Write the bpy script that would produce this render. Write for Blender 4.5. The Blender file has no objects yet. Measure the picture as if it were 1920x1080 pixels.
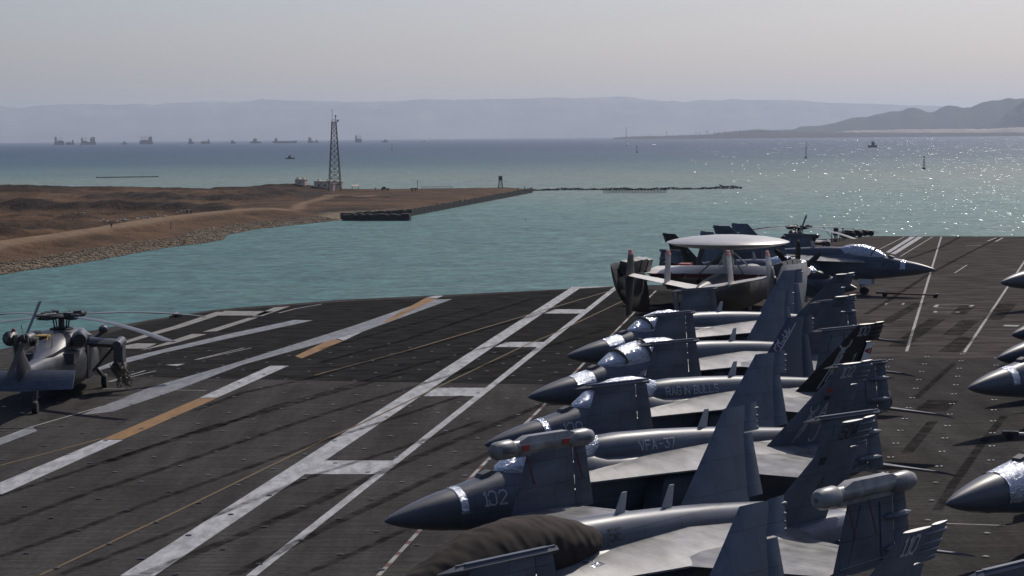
import bpy, math, random
import numpy as np
from mathutils import Vector, Matrix
from mathutils.bvhtree import BVHTree
R = math.radians
S = bpy.context.scene
COL = S.collection
random.seed(7); RNG = np.random.default_rng(7)

# ------------------------------------------------------------------ camera, sky, sun, exposure
CAM_H, PITCH, ROLL, FPX = 11.603, 0.07595, -0.00856, 3733.3
SEA = -19.0                       # water level below the flight deck (deck top is z = 0)
cam_d = bpy.data.cameras.new("camera"); cam = bpy.data.objects.new("camera", cam_d); COL.objects.link(cam)
cam_d.lens = 70.0; cam_d.sensor_width = 36.0; cam_d.clip_start = 0.5; cam_d.clip_end = 200000
cam.matrix_world = Matrix.Translation((0, 0, CAM_H)) @ Matrix.Rotation(math.pi/2 - PITCH, 4, 'X') @ Matrix.Rotation(ROLL, 4, 'Z')
S.camera = cam
SUN_EL, SUN_AZ = R(43), R(28)      # azimuth measured from the view direction towards the right
world = bpy.data.worlds.new("World"); S.world = world; world.use_nodes = True
wt = world.node_tree; bg = wt.nodes['Background']
sky = wt.nodes.new('ShaderNodeTexSky'); sky.sky_type = 'NISHITA'; sky.sun_disc = False
sky.sun_elevation = SUN_EL; sky.sun_rotation = SUN_AZ; sky.air_density = 1.0; sky.dust_density = 1.8; sky.ozone_density = 2.2
tint = wt.nodes.new('ShaderNodeMix'); tint.data_type = 'RGBA'; tint.blend_type = 'MULTIPLY'; tint.inputs[0].default_value = 1; tint.inputs[7].default_value = (.98, .95, 1.08, 1)   # lilac tint multiplied into the sky colour
wt.links.new(sky.outputs[0], tint.inputs[6]); wt.links.new(tint.outputs[2], bg.inputs[0]); bg.inputs[1].default_value = 0.078
sun_d = bpy.data.lights.new("sun", 'SUN'); sun_d.energy = 3.4; sun_d.angle = R(0.6); sun_d.color = (1.0, 0.93, 0.84)
sun = bpy.data.objects.new("sun", sun_d); COL.objects.link(sun)
sv = Vector((math.sin(SUN_AZ)*math.cos(SUN_EL), math.cos(SUN_AZ)*math.cos(SUN_EL), math.sin(SUN_EL)))
sun.rotation_euler = sv.to_track_quat('Z', 'Y').to_euler()
S.view_settings.view_transform = 'Standard'; S.view_settings.look = 'None'
S.view_settings.exposure = 0.0; S.view_settings.gamma = 1.0
S.cycles.use_denoising = True; S.cycles.max_bounces = 6; S.cycles.volume_bounces = 0
S.cycles.transparent_max_bounces = 8

def at(px, py, z=0.0):
    """point of the plane at height z that the photograph (1920 x 1080) shows at px, py"""
    X, Y = px-960, py-540
    cr, sr = math.cos(ROLL), math.sin(ROLL); a = cr*X+sr*Y; b = -sr*X+cr*Y
    c, s = math.cos(PITCH), math.sin(PITCH)
    d = Vector((a, FPX*c-b*s, -FPX*s-b*c)); t = (z-CAM_H)/d.z
    return Vector((0, 0, CAM_H)) + d*t
def dist(px, py, D):
    """point at horizontal depth D seen at px, py"""
    p = at(px, py, -1 if True else 0); d = p-Vector((0, 0, CAM_H)); return Vector((0, 0, CAM_H)) + d*(D/d.y)

# ------------------------------------------------------------------ materials
def nodemat(name):
    m = bpy.data.materials.new(name); m.use_nodes = True
    return m, m.node_tree.nodes, m.node_tree.links, m.node_tree.nodes['Principled BSDF']
def N(nt, typ, **kw):
    n = nt.new(typ)
    for k, v in kw.items(): setattr(n, k, v)
    return n
def mat(name, col, rough=0.5, metal=0.0, var=0.15, scale=3.0, stretch=(1, 1, 1), bump=0.0, bscale=40.0, bdet=4, spec=0.5, col2=None, panel=None, psize=(1.3, .8), bdist=.05):
    m, nt, lk, b = nodemat(name)
    tc = N(nt, 'ShaderNodeTexCoord'); mp = N(nt, 'ShaderNodeMapping'); mp.inputs['Scale'].default_value = stretch
    lk.new(tc.outputs['Object'], mp.inputs[0])
    nz = N(nt, 'ShaderNodeTexNoise'); nz.inputs['Scale'].default_value = scale; nz.inputs['Detail'].default_value = 8; nz.inputs['Roughness'].default_value = .62
    lk.new(mp.outputs[0], nz.inputs['Vector'])
    rp = N(nt, 'ShaderNodeValToRGB')
    c2 = col2 or tuple(c*(1+var) for c in col); c1 = tuple(c*(1-var) for c in col)
    rp.color_ramp.elements[0].position = .35; rp.color_ramp.elements[1].position = .68
    rp.color_ramp.elements[0].color = (*c1, 1); rp.color_ramp.elements[1].color = (*c2, 1)
    lk.new(nz.outputs['Fac'], rp.inputs[0]); lk.new(rp.outputs[0], b.inputs['Base Color'])
    if panel:                                            # seams between skin panels
        m2 = N(nt, 'ShaderNodeMapping'); lk.new(tc.outputs['Object'], m2.inputs[0])
        if panel == 'xz': m2.inputs['Rotation'].default_value = (R(-90), 0, 0)
        br = N(nt, 'ShaderNodeTexBrick'); br.inputs['Scale'].default_value = 1; br.inputs['Mortar Size'].default_value = .009; br.inputs['Mortar Smooth'].default_value = .3
        br.inputs['Brick Width'].default_value = psize[0]; br.inputs['Row Height'].default_value = psize[1]; br.offset = .37
        br.inputs['Color1'].default_value = (1, 1, 1, 1); br.inputs['Color2'].default_value = (.86, .87, .88, 1); br.inputs['Mortar'].default_value = (.45, .45, .45, 1)
        lk.new(m2.outputs[0], br.inputs['Vector'])
        mu = N(nt, 'ShaderNodeMix', data_type='RGBA', blend_type='MULTIPLY'); mu.inputs[0].default_value = 1; lk.new(rp.outputs[0], mu.inputs[6]); lk.new(br.outputs[0], mu.inputs[7]); lk.new(mu.outputs[2], b.inputs['Base Color'])
    mr = N(nt, 'ShaderNodeMapRange'); mr.inputs[3].default_value = max(0, rough-.1); mr.inputs[4].default_value = min(1, rough+.12)
    lk.new(nz.outputs['Fac'], mr.inputs[0]); lk.new(mr.outputs[0], b.inputs['Roughness'])
    b.inputs['Metallic'].default_value = metal; b.inputs['Specular IOR Level'].default_value = spec
    if bump:
        n2 = N(nt, 'ShaderNodeTexNoise'); n2.inputs['Scale'].default_value = bscale; n2.inputs['Detail'].default_value = bdet
        lk.new(mp.outputs[0], n2.inputs['Vector'])
        bp = N(nt, 'ShaderNodeBump'); bp.inputs['Strength'].default_value = bump; bp.inputs['Distance'].default_value = bdist
        lk.new(n2.outputs['Fac'], bp.inputs['Height']); lk.new(bp.outputs[0], b.inputs['Normal'])
    return m
M = {}
M['jet'] = mat('jet_grey', (.094, .108, .134), .40, var=.28, scale=1.1, stretch=(.5, 1, 1.6), spec=.25, panel='xz', psize=(1.25, .62))
M['jet_light'] = mat('jet_light_grey', (.185, .182, .18), .38, var=.42, scale=2.0, stretch=(1, .6, 1), panel='xy', psize=(1.5, .9))
M['radome'] = mat('radome_grey', (.072, .078, .09), .4, var=.1, scale=1.2)
M['tail'] = mat('tail_grey', (.088, .107, .138), .40, var=.25, scale=1.2, spec=.35, panel='xz', psize=(.9, .75))
M['black'] = mat('black_paint', (.012, .012, .014), .4, var=.2)
M['navy'] = mat('navy_paint', (.02, .027, .05), .4, var=.2)
M['white'] = mat('white_marking', (.62, .63, .63), .55, var=.12, scale=9)
M['grey_mark'] = mat('grey_marking', (.33, .34, .35), .55, var=.15, scale=9)
M['dark_mark'] = mat('dark_marking', (.025, .026, .03), .55, var=.15, scale=9)
M['dark_red'] = mat('dark_red_paint', (.09, .012, .012), .6)
M['red'] = mat('red_paint', (.24, .018, .02), .5, var=.2)
M['pale_red'] = mat('pale_red_paint', (.42, .17, .15), .5, var=.2)
M['rubber'] = mat('tyre_rubber', (.015, .015, .016), .75, var=.2)
M['metal'] = mat('dark_metal', (.07, .068, .065), .4, .6, var=.3, scale=6)
M['steel'] = mat('bright_steel', (.4, .4, .4), .3, .8, var=.2)
M['canvas'] = mat('brown_canvas', (.050, .042, .036), .85, var=.12, scale=3, bump=.7, bscale=2.2, bdet=1, stretch=(1.2, .7, .8), spec=.08, bdist=.09)
M['strap'] = mat('webbing_strap', (.11, .09, .05), .8)
M['plane_white'] = mat('plane_white_paint', (.52, .50, .47), .4, var=.2, scale=1.3)
M['cream'] = mat('cream_paint', (.60, .56, .52), .45, var=.15, scale=1.2)
M['pale'] = mat('pale_grey_paint', (.36, .355, .35), .4, var=.2, scale=1.3)
M['dome'] = mat('rotodome_paint', (.40, .39, .375), .38, var=.08, scale=.8)
M['dark_under'] = mat('dark_grey_paint', (.06, .058, .055), .5, var=.3, scale=1.5)
M['helo'] = mat('helicopter_grey', (.05, .053, .06), .38, var=.3, scale=1.3)
M['helo_dark'] = mat('helicopter_dark', (.03, .03, .032), .5, var=.3, scale=3)
M['blade'] = mat('blade_grey', (.085, .085, .09), .35, var=.2)
M['prop'] = mat('propeller_black', (.012, .012, .013), .4)
M['yellow'] = mat('yellow_paint', (.42, .26, .05), .5)
M['glass'] = mat('dark_glass', (.015, .017, .02), .08, spec=.8)
M['orange'] = mat('orange_cloth', (.5, .16, .04), .8)
M['skin'] = mat('skin', (.25, .15, .1), .6)
M['trousers'] = mat('dark_trousers', (.03, .03, .04), .8)
def foil():
    m, nt, lk, b = nodemat('crinkled_foil')
    tc = N(nt, 'ShaderNodeTexCoord'); hs = []
    for st, ro, sc, ds in (((1, 1.6, 1.0), (.3, .5, .6), 2.6, 1.5), ((1.5, .8, 1.2), (1.0, .2, -.7), 7.0, 2.2)):
        mp = N(nt, 'ShaderNodeMapping'); mp.inputs['Scale'].default_value = st; mp.inputs['Rotation'].default_value = ro; lk.new(tc.outputs['Object'], mp.inputs[0])
        n = N(nt, 'ShaderNodeTexNoise'); n.inputs['Scale'].default_value = sc; n.inputs['Detail'].default_value = 3; n.inputs['Distortion'].default_value = ds; lk.new(mp.outputs[0], n.inputs['Vector'])
        q = N(nt, 'ShaderNodeMath', operation='SUBTRACT'); lk.new(n.outputs['Fac'], q.inputs[0]); q.inputs[1].default_value = .5
        q2 = N(nt, 'ShaderNodeMath', operation='ABSOLUTE'); lk.new(q.outputs[0], q2.inputs[0]); hs.append(q2.outputs[0])
    hh_ = N(nt, 'ShaderNodeMath', operation='MULTIPLY'); lk.new(hs[1], hh_.inputs[0]); hh_.inputs[1].default_value = .45; hs[1] = hh_.outputs[0]
    ad = N(nt, 'ShaderNodeMath', operation='ADD'); lk.new(hs[0], ad.inputs[0]); lk.new(hs[1], ad.inputs[1])
    bp = N(nt, 'ShaderNodeBump'); bp.inputs['Strength'].default_value = .8; bp.inputs['Distance'].default_value = .13
    lk.new(ad.outputs[0], bp.inputs['Height']); lk.new(bp.outputs[0], b.inputs['Normal'])
    b.inputs['Base Color'].default_value = (.40, .43, .49, 1); b.inputs['Metallic'].default_value = .95; b.inputs['Roughness'].default_value = .2
    return m
M['foil'] = foil()

# ------------------------------------------------------------------ mesh helper
class MB:
    def __init__(s): s.v = []; s.f = []
    def add(s, vs, fs):
        o = len(s.v); s.v += [tuple(p) for p in vs]; s.f += [tuple(i+o for i in f) for f in fs]; return s
    def box(s, c, d, rz=0, rot=None):
        m = rot or Matrix.Rotation(rz, 3, 'Z'); c = Vector(c); d = Vector(d)*.5
        vs = [c + m @ Vector((x*d.x, y*d.y, z*d.z)) for z in (-1, 1) for y in (-1, 1) for x in (-1, 1)]
        return s.add(vs, [(0, 2, 3, 1), (4, 5, 7, 6), (0, 1, 5, 4), (2, 6, 7, 3), (0, 4, 6, 2), (1, 3, 7, 5)])
    def rings(s, rs, cap=True, closed=True):
        n = len(rs[0]); o = len(s.v); s.v += [tuple(p) for r in rs for p in r]
        for i in range(len(rs)-1):
            for j in range(n if closed else n-1):
                k = (j+1) % n; s.f.append((o+i*n+j, o+i*n+k, o+(i+1)*n+k, o+(i+1)*n+j))
        if cap:
            s.f.append(tuple(o+j for j in range(n))[::-1]); s.f.append(tuple(o+(len(rs)-1)*n+j for j in range(n)))
        return s
    def tube(s, pts, rad, n=8, cap=True, flat=1.0):
        pts = [Vector(p) for p in pts]; rad = rad if isinstance(rad, (list, tuple)) else [rad]*len(pts); rs = []
        for i, p in enumerate(pts):
            t = (pts[min(i+1, len(pts)-1)]-pts[max(i-1, 0)]).normalized()
            u = t.cross(Vector((0, 0, 1))); u = u.normalized() if u.length > .05 else Vector((1, 0, 0))
            w = u.cross(t)
            rs.append([p + (u*math.cos(a) + w*math.sin(a)*flat)*rad[i] for a in (2*math.pi*k/n for k in range(n))])
        return s.rings(rs, cap)
    def lathe(s, prof, c=(0, 0, 0), ax='Z', n=24):
        rs = []
        for (r, h) in prof:
            rr = []
            for k in range(n):
                a = 2*math.pi*k/n; p = (r*math.cos(a), r*math.sin(a), h)
                if ax == 'X': p = (h, r*math.cos(a), r*math.sin(a))
                if ax == 'Y': p = (r*math.cos(a), h, r*math.sin(a))
                rr.append(Vector(p)+Vector(c))
            rs.append(rr)
        return s.rings(rs, True)
    def foils(s, secs, n=6):
        """loft of thin lens sections (leading edge, trailing edge, normal, thickness)"""
        rs = []
        for le, te, nn, th in secs:
            le, te, nn = Vector(le), Vector(te), Vector(nn).normalized(); up = []; dn = []
            for k in range(n+1):
                t = k/n; w = th*.5*(4*t*(1-t))**.6*(1.15-.5*t)+.004
                p = le.lerp(te, t); up.append(p+nn*w); dn.append(p-nn*w)
            rs.append(up+dn[::-1])
        return s.rings(rs, True)
    def plate(s, outline, nrm, th):
        nn = Vector(nrm).normalized()*th*.5; n = len(outline)
        return s.rings([[Vector(p)-nn for p in outline], [Vector(p)+nn for p in outline]], True)
    def bvh(s): return BVHTree.FromPolygons(s.v, s.f)
    def mesh(s, name, m, smooth=35):
        me = bpy.data.meshes.new(name); me.from_pydata(s.v, [], s.f); me.update()
        import bmesh
        bm = bmesh.new(); bm.from_mesh(me); bmesh.ops.recalc_face_normals(bm, faces=bm.faces); bm.to_mesh(me); bm.free()
        if m: me.materials.append(m)
        if smooth:
            me.shade_smooth(); me.set_sharp_from_angle(angle=R(smooth))
        return me
    def build(s, name, m, parent=None, smooth=35, label=None):
        return link(name, s.mesh(name, m, smooth), parent, None, label)
def link(name, me, parent=None, m=None, label=None):
    o = bpy.data.objects.new(name, me); COL.objects.link(o)
    if parent: o.parent = parent
    if m:
        o.material_slots[0].link = 'OBJECT'; o.material_slots[0].material = m
    if label: o['label'] = label
    return o
def thing(name, label, cat, loc=(0, 0, 0), rz=0, group=None):
    o = bpy.data.objects.new(name, None); COL.objects.link(o); o.location = loc; o.rotation_euler = (0, 0, rz)
    o.empty_display_size = .5; o['label'] = label; o['category'] = cat
    if group: o['group'] = group
    return o
def tag(o, label, cat, group=None):
    o['label'] = label; o['category'] = cat
    if group: o['group'] = group
    return o
def struct(o): o['kind'] = 'structure'; return o
def copy_tree(o, parent=None):
    c = o.copy(); COL.objects.link(c)
    if parent: c.parent = parent
    for ch in [x for x in bpy.data.objects if x.parent == o]: copy_tree(ch, c)
    return c
CACHE = {}
def cached(key, fn):
    if key not in CACHE: CACHE[key] = fn()
    return CACHE[key]

# ------------------------------------------------------------------ stencil lettering (strokes on a 4 x 6 grid)
GL = {'0': ['1,0 3,0 4,1 4,5 3,6 1,6 0,5 0,1 1,0'], '1': ['1,0 3,0', '2,0 2,6 1,5'], '2': ['0,5 1,6 3,6 4,5 4,4 0,0 4,0'],
 '3': ['0,6 4,6 2,3.6 3,3.6 4,2.6 4,1 3,0 1,0 0,1'], '4': ['3,0 3,6 0,2 4,2'], '5': ['4,6 0,6 0,3.4 3,3.4 4,2.6 4,1 3,0 1,0 0,.8'],
 '6': ['4,5 3,6 1,6 0,5 0,1 1,0 3,0 4,1 4,2.5 3,3.4 0,3.4'], '7': ['0,6 4,6 1.5,0'], '8': ['1,3.2 0,4 0,5 1,6 3,6 4,5 4,4 3,3.2 1,3.2 0,2.2 0,1 1,0 3,0 4,1 4,2.2 3,3.2'],
 'A': ['0,0 2,6 4,0', '.8,2 3.2,2'], 'B': ['0,0 0,6 3,6 4,5 4,4 3,3.2 0,3.2', '3,3.2 4,2.2 4,1 3,0 0,0'], 'D': ['0,0 0,6 3,6 4,5 4,1 3,0 0,0'],
 'E': ['4,0 0,0 0,6 4,6', '0,3.2 3,3.2'], 'F': ['0,0 0,6 4,6', '0,3.2 3,3.2'], 'G': ['4,5 3,6 1,6 0,5 0,1 1,0 3,0 4,1 4,3 2,3'],
 'I': ['2,0 2,6'], 'J': ['0,1 1,0 3,0 4,1 4,6'], 'L': ['0,6 0,0 4,0'], 'M': ['0,0 0,6 2,3 4,6 4,0'], 'N': ['0,0 0,6 4,0 4,6'],
 'O': ['1,0 3,0 4,1 4,5 3,6 1,6 0,5 0,1 1,0'], 'P': ['0,0 0,6 3,6 4,5 4,4 3,3 0,3'], 'R': ['0,0 0,6 3,6 4,5 4,4 3,3 0,3', '2,3 4,0'],
 'S': ['4,5 3,6 1,6 0,5 0,4 1,3.2 3,2.9 4,2 4,1 3,0 1,0 0,1'], 'U': ['0,6 0,1 1,0 3,0 4,1 4,6'], 'V': ['0,6 2,0 4,6'], '-': ['.5,3 3.5,3'],
 "'": ['1,6 .6,4.6'], ' ': [], '.': ['1,0 1.6,.8']}
# horned bull's head over a body, drawn as strokes in the same units
GL['#'] = ['-.2,13.4 .2,11.8 1.7,10.7', '5.2,13.6 4.9,11.8 3.4,10.7', '1.5,10.6 2.6,10.8 3.6,10.4', '1.7,10 2.7,9.9 3.4,9.2', '2.1,9.2 2.6,8.2 3.3,7.6', '2.0,8 2.4,7 3.2,6.8', '1.2,9.4 .5,7 -.1,4.4', '1.6,6.8 1.1,4.8 .5,2.8', '2.6,6.4 2.2,4.6 1.6,3.2', '-.4,4 -1.5,1.4 -2.8,-1.8 -3.8,-4.4', '.4,2.6 0,.4 -.9,-1.8', '1.5,3 1.2,1']
def strokes(txt, h, w=.85, slant=0., adv=5.6, wid=1.0):
    """quads (u, v) of a text of cap height h"""
    qs = []; k = h/6.0; x0 = 0
    for ch in txt:
        for pl in GL[ch]:
            P = [tuple(map(float, q.split(','))) for q in pl.split()]
            for (ax, ay), (bx, by) in zip(P, P[1:]):
                dx, dy = bx-ax, by-ay; L = math.hypot(dx, dy); ux, uy = dx/L, dy/L; e = w*.42
                ax2, ay2, bx2, by2 = ax-ux*e, ay-uy*e, bx+ux*e, by+uy*e; nx, ny = -uy*w/2, ux*w/2
                ns = max(1, int(L/2.5))
                for i in range(ns):
                    p0 = (ax2+(bx2-ax2)*i/ns, ay2+(by2-ay2)*i/ns); p1 = (ax2+(bx2-ax2)*(i+1)/ns, ay2+(by2-ay2)*(i+1)/ns)
                    q = [(p0[0]+nx, p0[1]+ny), (p0[0]-nx, p0[1]-ny), (p1[0]-nx, p1[1]-ny), (p1[0]+nx, p1[1]+ny)]
                    qs.append([((x0+a*wid+b*slant)*k, b*k) for a, b in q])
        x0 += adv*wid*(0.6 if ch in "'I1" else 1)
    return qs
def decal(name, quads, bv, org, du, dv, ray, m, parent, off=.012):
    """lay quads of lettering on a surface: org + u*du + v*dv, projected along ray"""
    mb = MB(); org, du, dv, ray = map(Vector, (org, du, dv, ray))
    for q in quads:
        ps = []
        for u, v in q:
            o = org+du*u+dv*v; h = bv.ray_cast(o-ray*3, ray)
            if h[0] is None: break
            ps.append(h[0]-ray*off)
        if len(ps) == 4: mb.add(ps, [(0, 1, 2, 3)])
    return mb.build(name, m, parent, smooth=0) if mb.f else None
# ------------------------------------------------------------------ flight deck
HULL = 'ship'
edge_px = [(-260, 735), (-120, 690), (0, 655), (80, 638), (160, 622), (280, 600), (400, 581), (470, 574.5), (540, 570), (640, 562), (830, 553), (1000, 545), (1160, 536)]
port = [at(*q) for q in edge_px]
corner = port[-1]
deck_out = [Vector((62, -40, 0)), Vector((-52, -40, 0)), Vector((-48, 40, 0))] + port + \
    [Vector((corner.x+4.5, corner.y+1, 0)), Vector((corner.x+9, corner.y+12, 0)), at(1420, 456), at(1520, 449.5), at(1640, 442.6), at(1790, 443), at(1925, 443.2), Vector((74, 219, 0)), Vector((80, 120, 0))]
def deck_mat():
    m, nt, lk, b = nodemat('non_skid_deck')
    tc = N(nt, 'ShaderNodeTexCoord'); 
    def noise(scale, det, st, rot=0):
        mp = N(nt, 'ShaderNodeMapping'); mp.inputs['Scale'].default_value = st; mp.inputs['Rotation'].default_value = (0, 0, rot); lk.new(tc.outputs['Object'], mp.inputs[0])
        n = N(nt, 'ShaderNodeTexNoise'); n.inputs['Scale'].default_value = scale; n.inputs['Detail'].default_value = det; n.inputs['Roughness'].default_value = .6; lk.new(mp.outputs[0], n.inputs['Vector']); return n.outputs['Fac']
    n1 = noise(.07, 6, (1, 1, 1)); n2 = noise(.9, 7, (1, .12, 1), R(9)); n3 = noise(3.0, 5, (.10, 1.6, 1), R(9)); n4 = noise(5, 5, (1, 1, 1))
    def ramp(f, a, b_, c1, c2):
        r = N(nt, 'ShaderNodeValToRGB'); r.color_ramp.elements[0].position = a; r.color_ramp.elements[1].position = b_
        r.color_ramp.elements[0].color = (*c1, 1); r.color_ramp.elements[1].color = (*c2, 1); lk.new(f, r.inputs[0]); return r.outputs[0]
    def mul(a, b_, f=1):
        x = N(nt, 'ShaderNodeMix', data_type='RGBA', blend_type='MULTIPLY'); x.inputs[0].default_value = f; lk.new(a, x.inputs[6]); lk.new(b_, x.inputs[7]); return x.outputs[2]
    c = ramp(n1, .3, .7, (.048, .0462, .0450), (.066, .0625, .0600))
    c = mul(c, ramp(n2, .3, .7, (.72, .72, .72), (1.2, 1.2, 1.2)))
    c = mul(c, ramp(n3, .35, .75, (.8, .8, .8), (1.35, 1.32, 1.3)))
    c = mul(c, ramp(n4, .3, .7, (.8, .8, .8), (1.2, 1.2, 1.2)))
    # worn reddish-brown area on the starboard bow, a straight seam across the deck
    lk.new(c, b.inputs['Base Color']); b.inputs['Roughness'].default_value = .9; b.inputs['Specular IOR Level'].default_value = .0
    bp = N(nt, 'ShaderNodeBump'); bp.inputs['Strength'].default_value = .4; bp.inputs['Distance'].default_value = .01
    lk.new(noise(14, 4, (1, 1, 1)), bp.inputs['Height']); lk.new(bp.outputs[0], b.inputs['Normal'])
    return m
M['deck'] = deck_mat()
M['deck_dark'] = mat('dark_non_skid', (.028, .0272, .0268), .9, var=.4, scale=1.2, stretch=(.5, 1, 1), spec=0)
M['deck_brown'] = mat('worn_brown_non_skid', (.074, .066, .061), .9, var=.4, scale=.9, stretch=(.35, 1, 1), spec=0)
M['hull'] = mat('hull_grey', (.14, .145, .15), .6, var=.2, scale=.2)
M['lip'] = mat('deck_edge_rust', (.16, .12, .085), .8, var=.3, scale=.6)
mb = MB(); n = len(deck_out)
mb.add(deck_out, [tuple(range(n))])
deck = struct(mb.build('flight_deck', M['deck'], smooth=0))
mb = MB()
lo = [Vector((p.x*.985+.2, p.y, -1.6)) for p in deck_out]; hl = [Vector((12+(p.x-12)*.42+.05*p.y, p.y*.985, SEA-3)) for p in deck_out]
mb.rings([[p-Vector((0, 0, .003)) for p in deck_out], lo, hl], cap=False)
mb.build('hull_side', M['hull'], deck)
mb = MB()
for a, b in zip(port, port[1:]):
    d = (b-a); nn = Vector((-d.y, d.x, 0)).normalized()
    mb.add([a, b, b+nn*.55+Vector((0, 0, -.25)), a+nn*.55+Vector((0, 0, -.25))], [(0, 1, 2, 3)])
    mb.add([a+nn*.55+Vector((0, 0, -.25)), b+nn*.55+Vector((0, 0, -.25)), b+nn*.5+Vector((0, 0, -.9)), a+nn*.5+Vector((0, 0, -.9))], [(0, 1, 2, 3)])
mb.build('deck_edge', M['lip'], deck)

def paint_mat(name, col, wear=.5, rough=.6):
    m, nt, lk, b = nodemat(name); tc = N(nt, 'ShaderNodeTexCoord')
    mp = N(nt, 'ShaderNodeMapping'); mp.inputs['Scale'].default_value = (1, .3, 1); mp.inputs['Rotation'].default_value = (0, 0, R(9)); lk.new(tc.outputs['Object'], mp.inputs[0])
    n1 = N(nt, 'ShaderNodeTexNoise'); n1.inputs['Scale'].default_value = 2.2; n1.inputs['Detail'].default_value = 9; n1.inputs['Roughness'].default_value = .72; lk.new(mp.outputs[0], n1.inputs['Vector'])
    r = N(nt, 'ShaderNodeValToRGB'); r.color_ramp.elements[0].position = .5-.3*wear-.05; r.color_ramp.elements[1].position = .62
    r.color_ramp.elements[0].color = (.02+col[0]*.55, .02+col[1]*.55, .02+col[2]*.55, 1); r.color_ramp.elements[1].color = (*col, 1)
    lk.new(n1.outputs['Fac'], r.inputs[0]); lk.new(r.outputs[0], b.inputs['Base Color']); b.inputs['Roughness'].default_value = rough; b.inputs['Specular IOR Level'].default_value = .05
    return m
M['p_white'] = paint_mat('deck_white_paint', (.43, .43, .43), .12)
M['p_grey'] = paint_mat('deck_grey_paint', (.24, .245, .26), .2)
M['p_cream'] = paint_mat('deck_cream_paint', (.26, .245, .22), .6)
M['p_orange'] = paint_mat('deck_orange_paint', (.27, .155, .065), .55)
M['p_thin'] = paint_mat('deck_thin_line_paint', (.36, .35, .33), .3)
M['p_yellow'] = paint_mat('deck_yellow_line_paint', (.15, .105, .055), .5)
M['p_red'] = paint_mat('deck_red_paint', (.16, .075, .065), .4)
def sheet(name, polys, m, z, label=None):
    mb = MB()
    for P in polys:
        vs = [Vector((p.x, p.y, z)) for p in P]; mb.add(vs, [tuple(range(len(vs)))])
    o = mb.build(name, m, deck, smooth=0, label=label)
    for f in o.data.polygons:
        if f.normal.z < 0: f.flip()
    return o
def pp(*pts): return [at(*q) for q in pts]
def ribbon(pts, w0, w1=None):
    w1 = w1 or w0; out = []; n = len(pts); L = []; Rr = []
    for i, p in enumerate(pts):
        d = (pts[min(i+1, n-1)]-pts[max(i-1, 0)]).normalized(); nn = Vector((-d.y, d.x, 0)); w = (w0+(w1-w0)*i/(n-1))/2
        L.append(p+nn*w); Rr.append(p-nn*w)
    return [[L[i], L[i+1], Rr[i+1], Rr[i]] for i in range(n-1)]
# worn and dark non-skid areas
sheet('non_skid_patch', [pp((545, 712.5), (700, 716), (1100, 722), (1400, 560), (1172, 538), (1000, 547), (850, 555.5), (846, 561), (680, 622), (642, 655))], M['deck_dark'], .004, 'darker resurfaced non-skid at the angled deck end')
sheet('non_skid_patch', [pp((200, 706), (545, 712.5), (642, 655), (680, 622), (846, 561), (850, 556), (640, 566), (540, 573), (400, 584), (280, 603), (150, 640), (60, 690))], M['deck_dark'], .0035, 'dark non-skid along the port edge')
sheet('non_skid_patch', [pp((1280, 671), (1920, 673), (2060, 560), (1990, 444), (1640, 443.6), (1520, 451), (1300, 560))], M['deck_brown'], .004, 'worn brown non-skid on the bow')
sheet('painted_line', [pp((225, 1080), (290, 1080), (1087, 541), (1068, 541))[:], ], M['p_white'], .008, 'broad white landing area line').data
sheet('painted_line', [pp((461, 1080), (481, 1080), (1165, 535.5), (1153, 536.5))], M['p_white'], .008, 'narrow white landing area line')
for a, b, c, d in (((1070, 541), (1087.5, 541), (1153, 537), (1072, 538)), ((1019, 588), (1039, 580), (1103, 580.5), (1092, 588)), ((927, 651), (948, 641.5), (1024, 641.5), (1011, 651)),
                   ((794, 743), (817, 727.5), (917, 727.5), (897, 743)), ((571, 889.5), (607, 864), (740, 864), (704, 889.5))):
    sheet('painted_rung', [pp(a, b, c, d)], M['p_white'], .012)
sheet('painted_dash', [pp((0, 929), (0, 905), (192, 825), (231, 825))], M['p_white'], .008, 'white part of the landing centreline')
sheet('painted_dash', [pp((192, 824), (231, 824), (406, 747), (373, 747))], M['p_orange'], .008, 'orange part of the landing centreline')
sheet('painted_dash', [pp((374, 746), (407, 746), (541, 686), (507, 686))], M['p_white'], .008)
sheet('painted_dash', [pp((553, 668), (566, 672), (642, 640), (624, 634))], M['p_orange'], .008)
sheet('painted_dash', [pp((626, 633), (644, 639), (680, 622), (654, 621))], M['p_white'], .008)
sheet('painted_dash', [pp((716, 606), (734, 602), (772, 583), (752, 584))], M['p_orange'], .014)
sheet('painted_dash', [pp((754, 583), (774, 582), (818, 561), (800, 558))], M['p_orange'], .014)
sheet('painted_dash', [pp((801, 557.5), (819, 560), (832, 554.5), (816, 555))], M['p_white'], .014)
sheet('catapult_strip', [pp((150, 779), (212, 772), (330, 732), (280, 727)), pp((280, 727), (330, 732), (455, 684), (430, 684)), pp((430, 684), (455, 684), (680, 622), (660, 612)), pp((660, 612), (680, 622), (848, 561), (805, 562))], M['p_grey'], .010, 'long pale grey catapult track strip')
sheet('catapult_strip', [pp((-40, 836), (0, 835), (70, 808), (60, 800))], M['p_grey'], .008)
sheet('catapult_strip', [pp((150, 704), (192, 693), (305, 662), (217, 676)), pp((217, 676), (305, 662), (430, 634.5), (430, 626)), pp((430, 626), (430, 634.5), (587, 601), (552, 600))], M['p_grey'], .010, 'shorter pale grey catapult track strip')
sheet('catapult_slot', ribbon(pp((200, 758), (440, 684), (660, 617), (835, 562)), .07), M['black'], .014)
sheet('painted_line', ribbon(pp((-20, 831), (55, 802), (190, 763), (215, 757)), .10), M['p_thin'], .014)
sheet('painted_line', ribbon(pp((0, 873), (95, 848), (192, 822)), .12), M['p_yellow'], .008)
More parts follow.
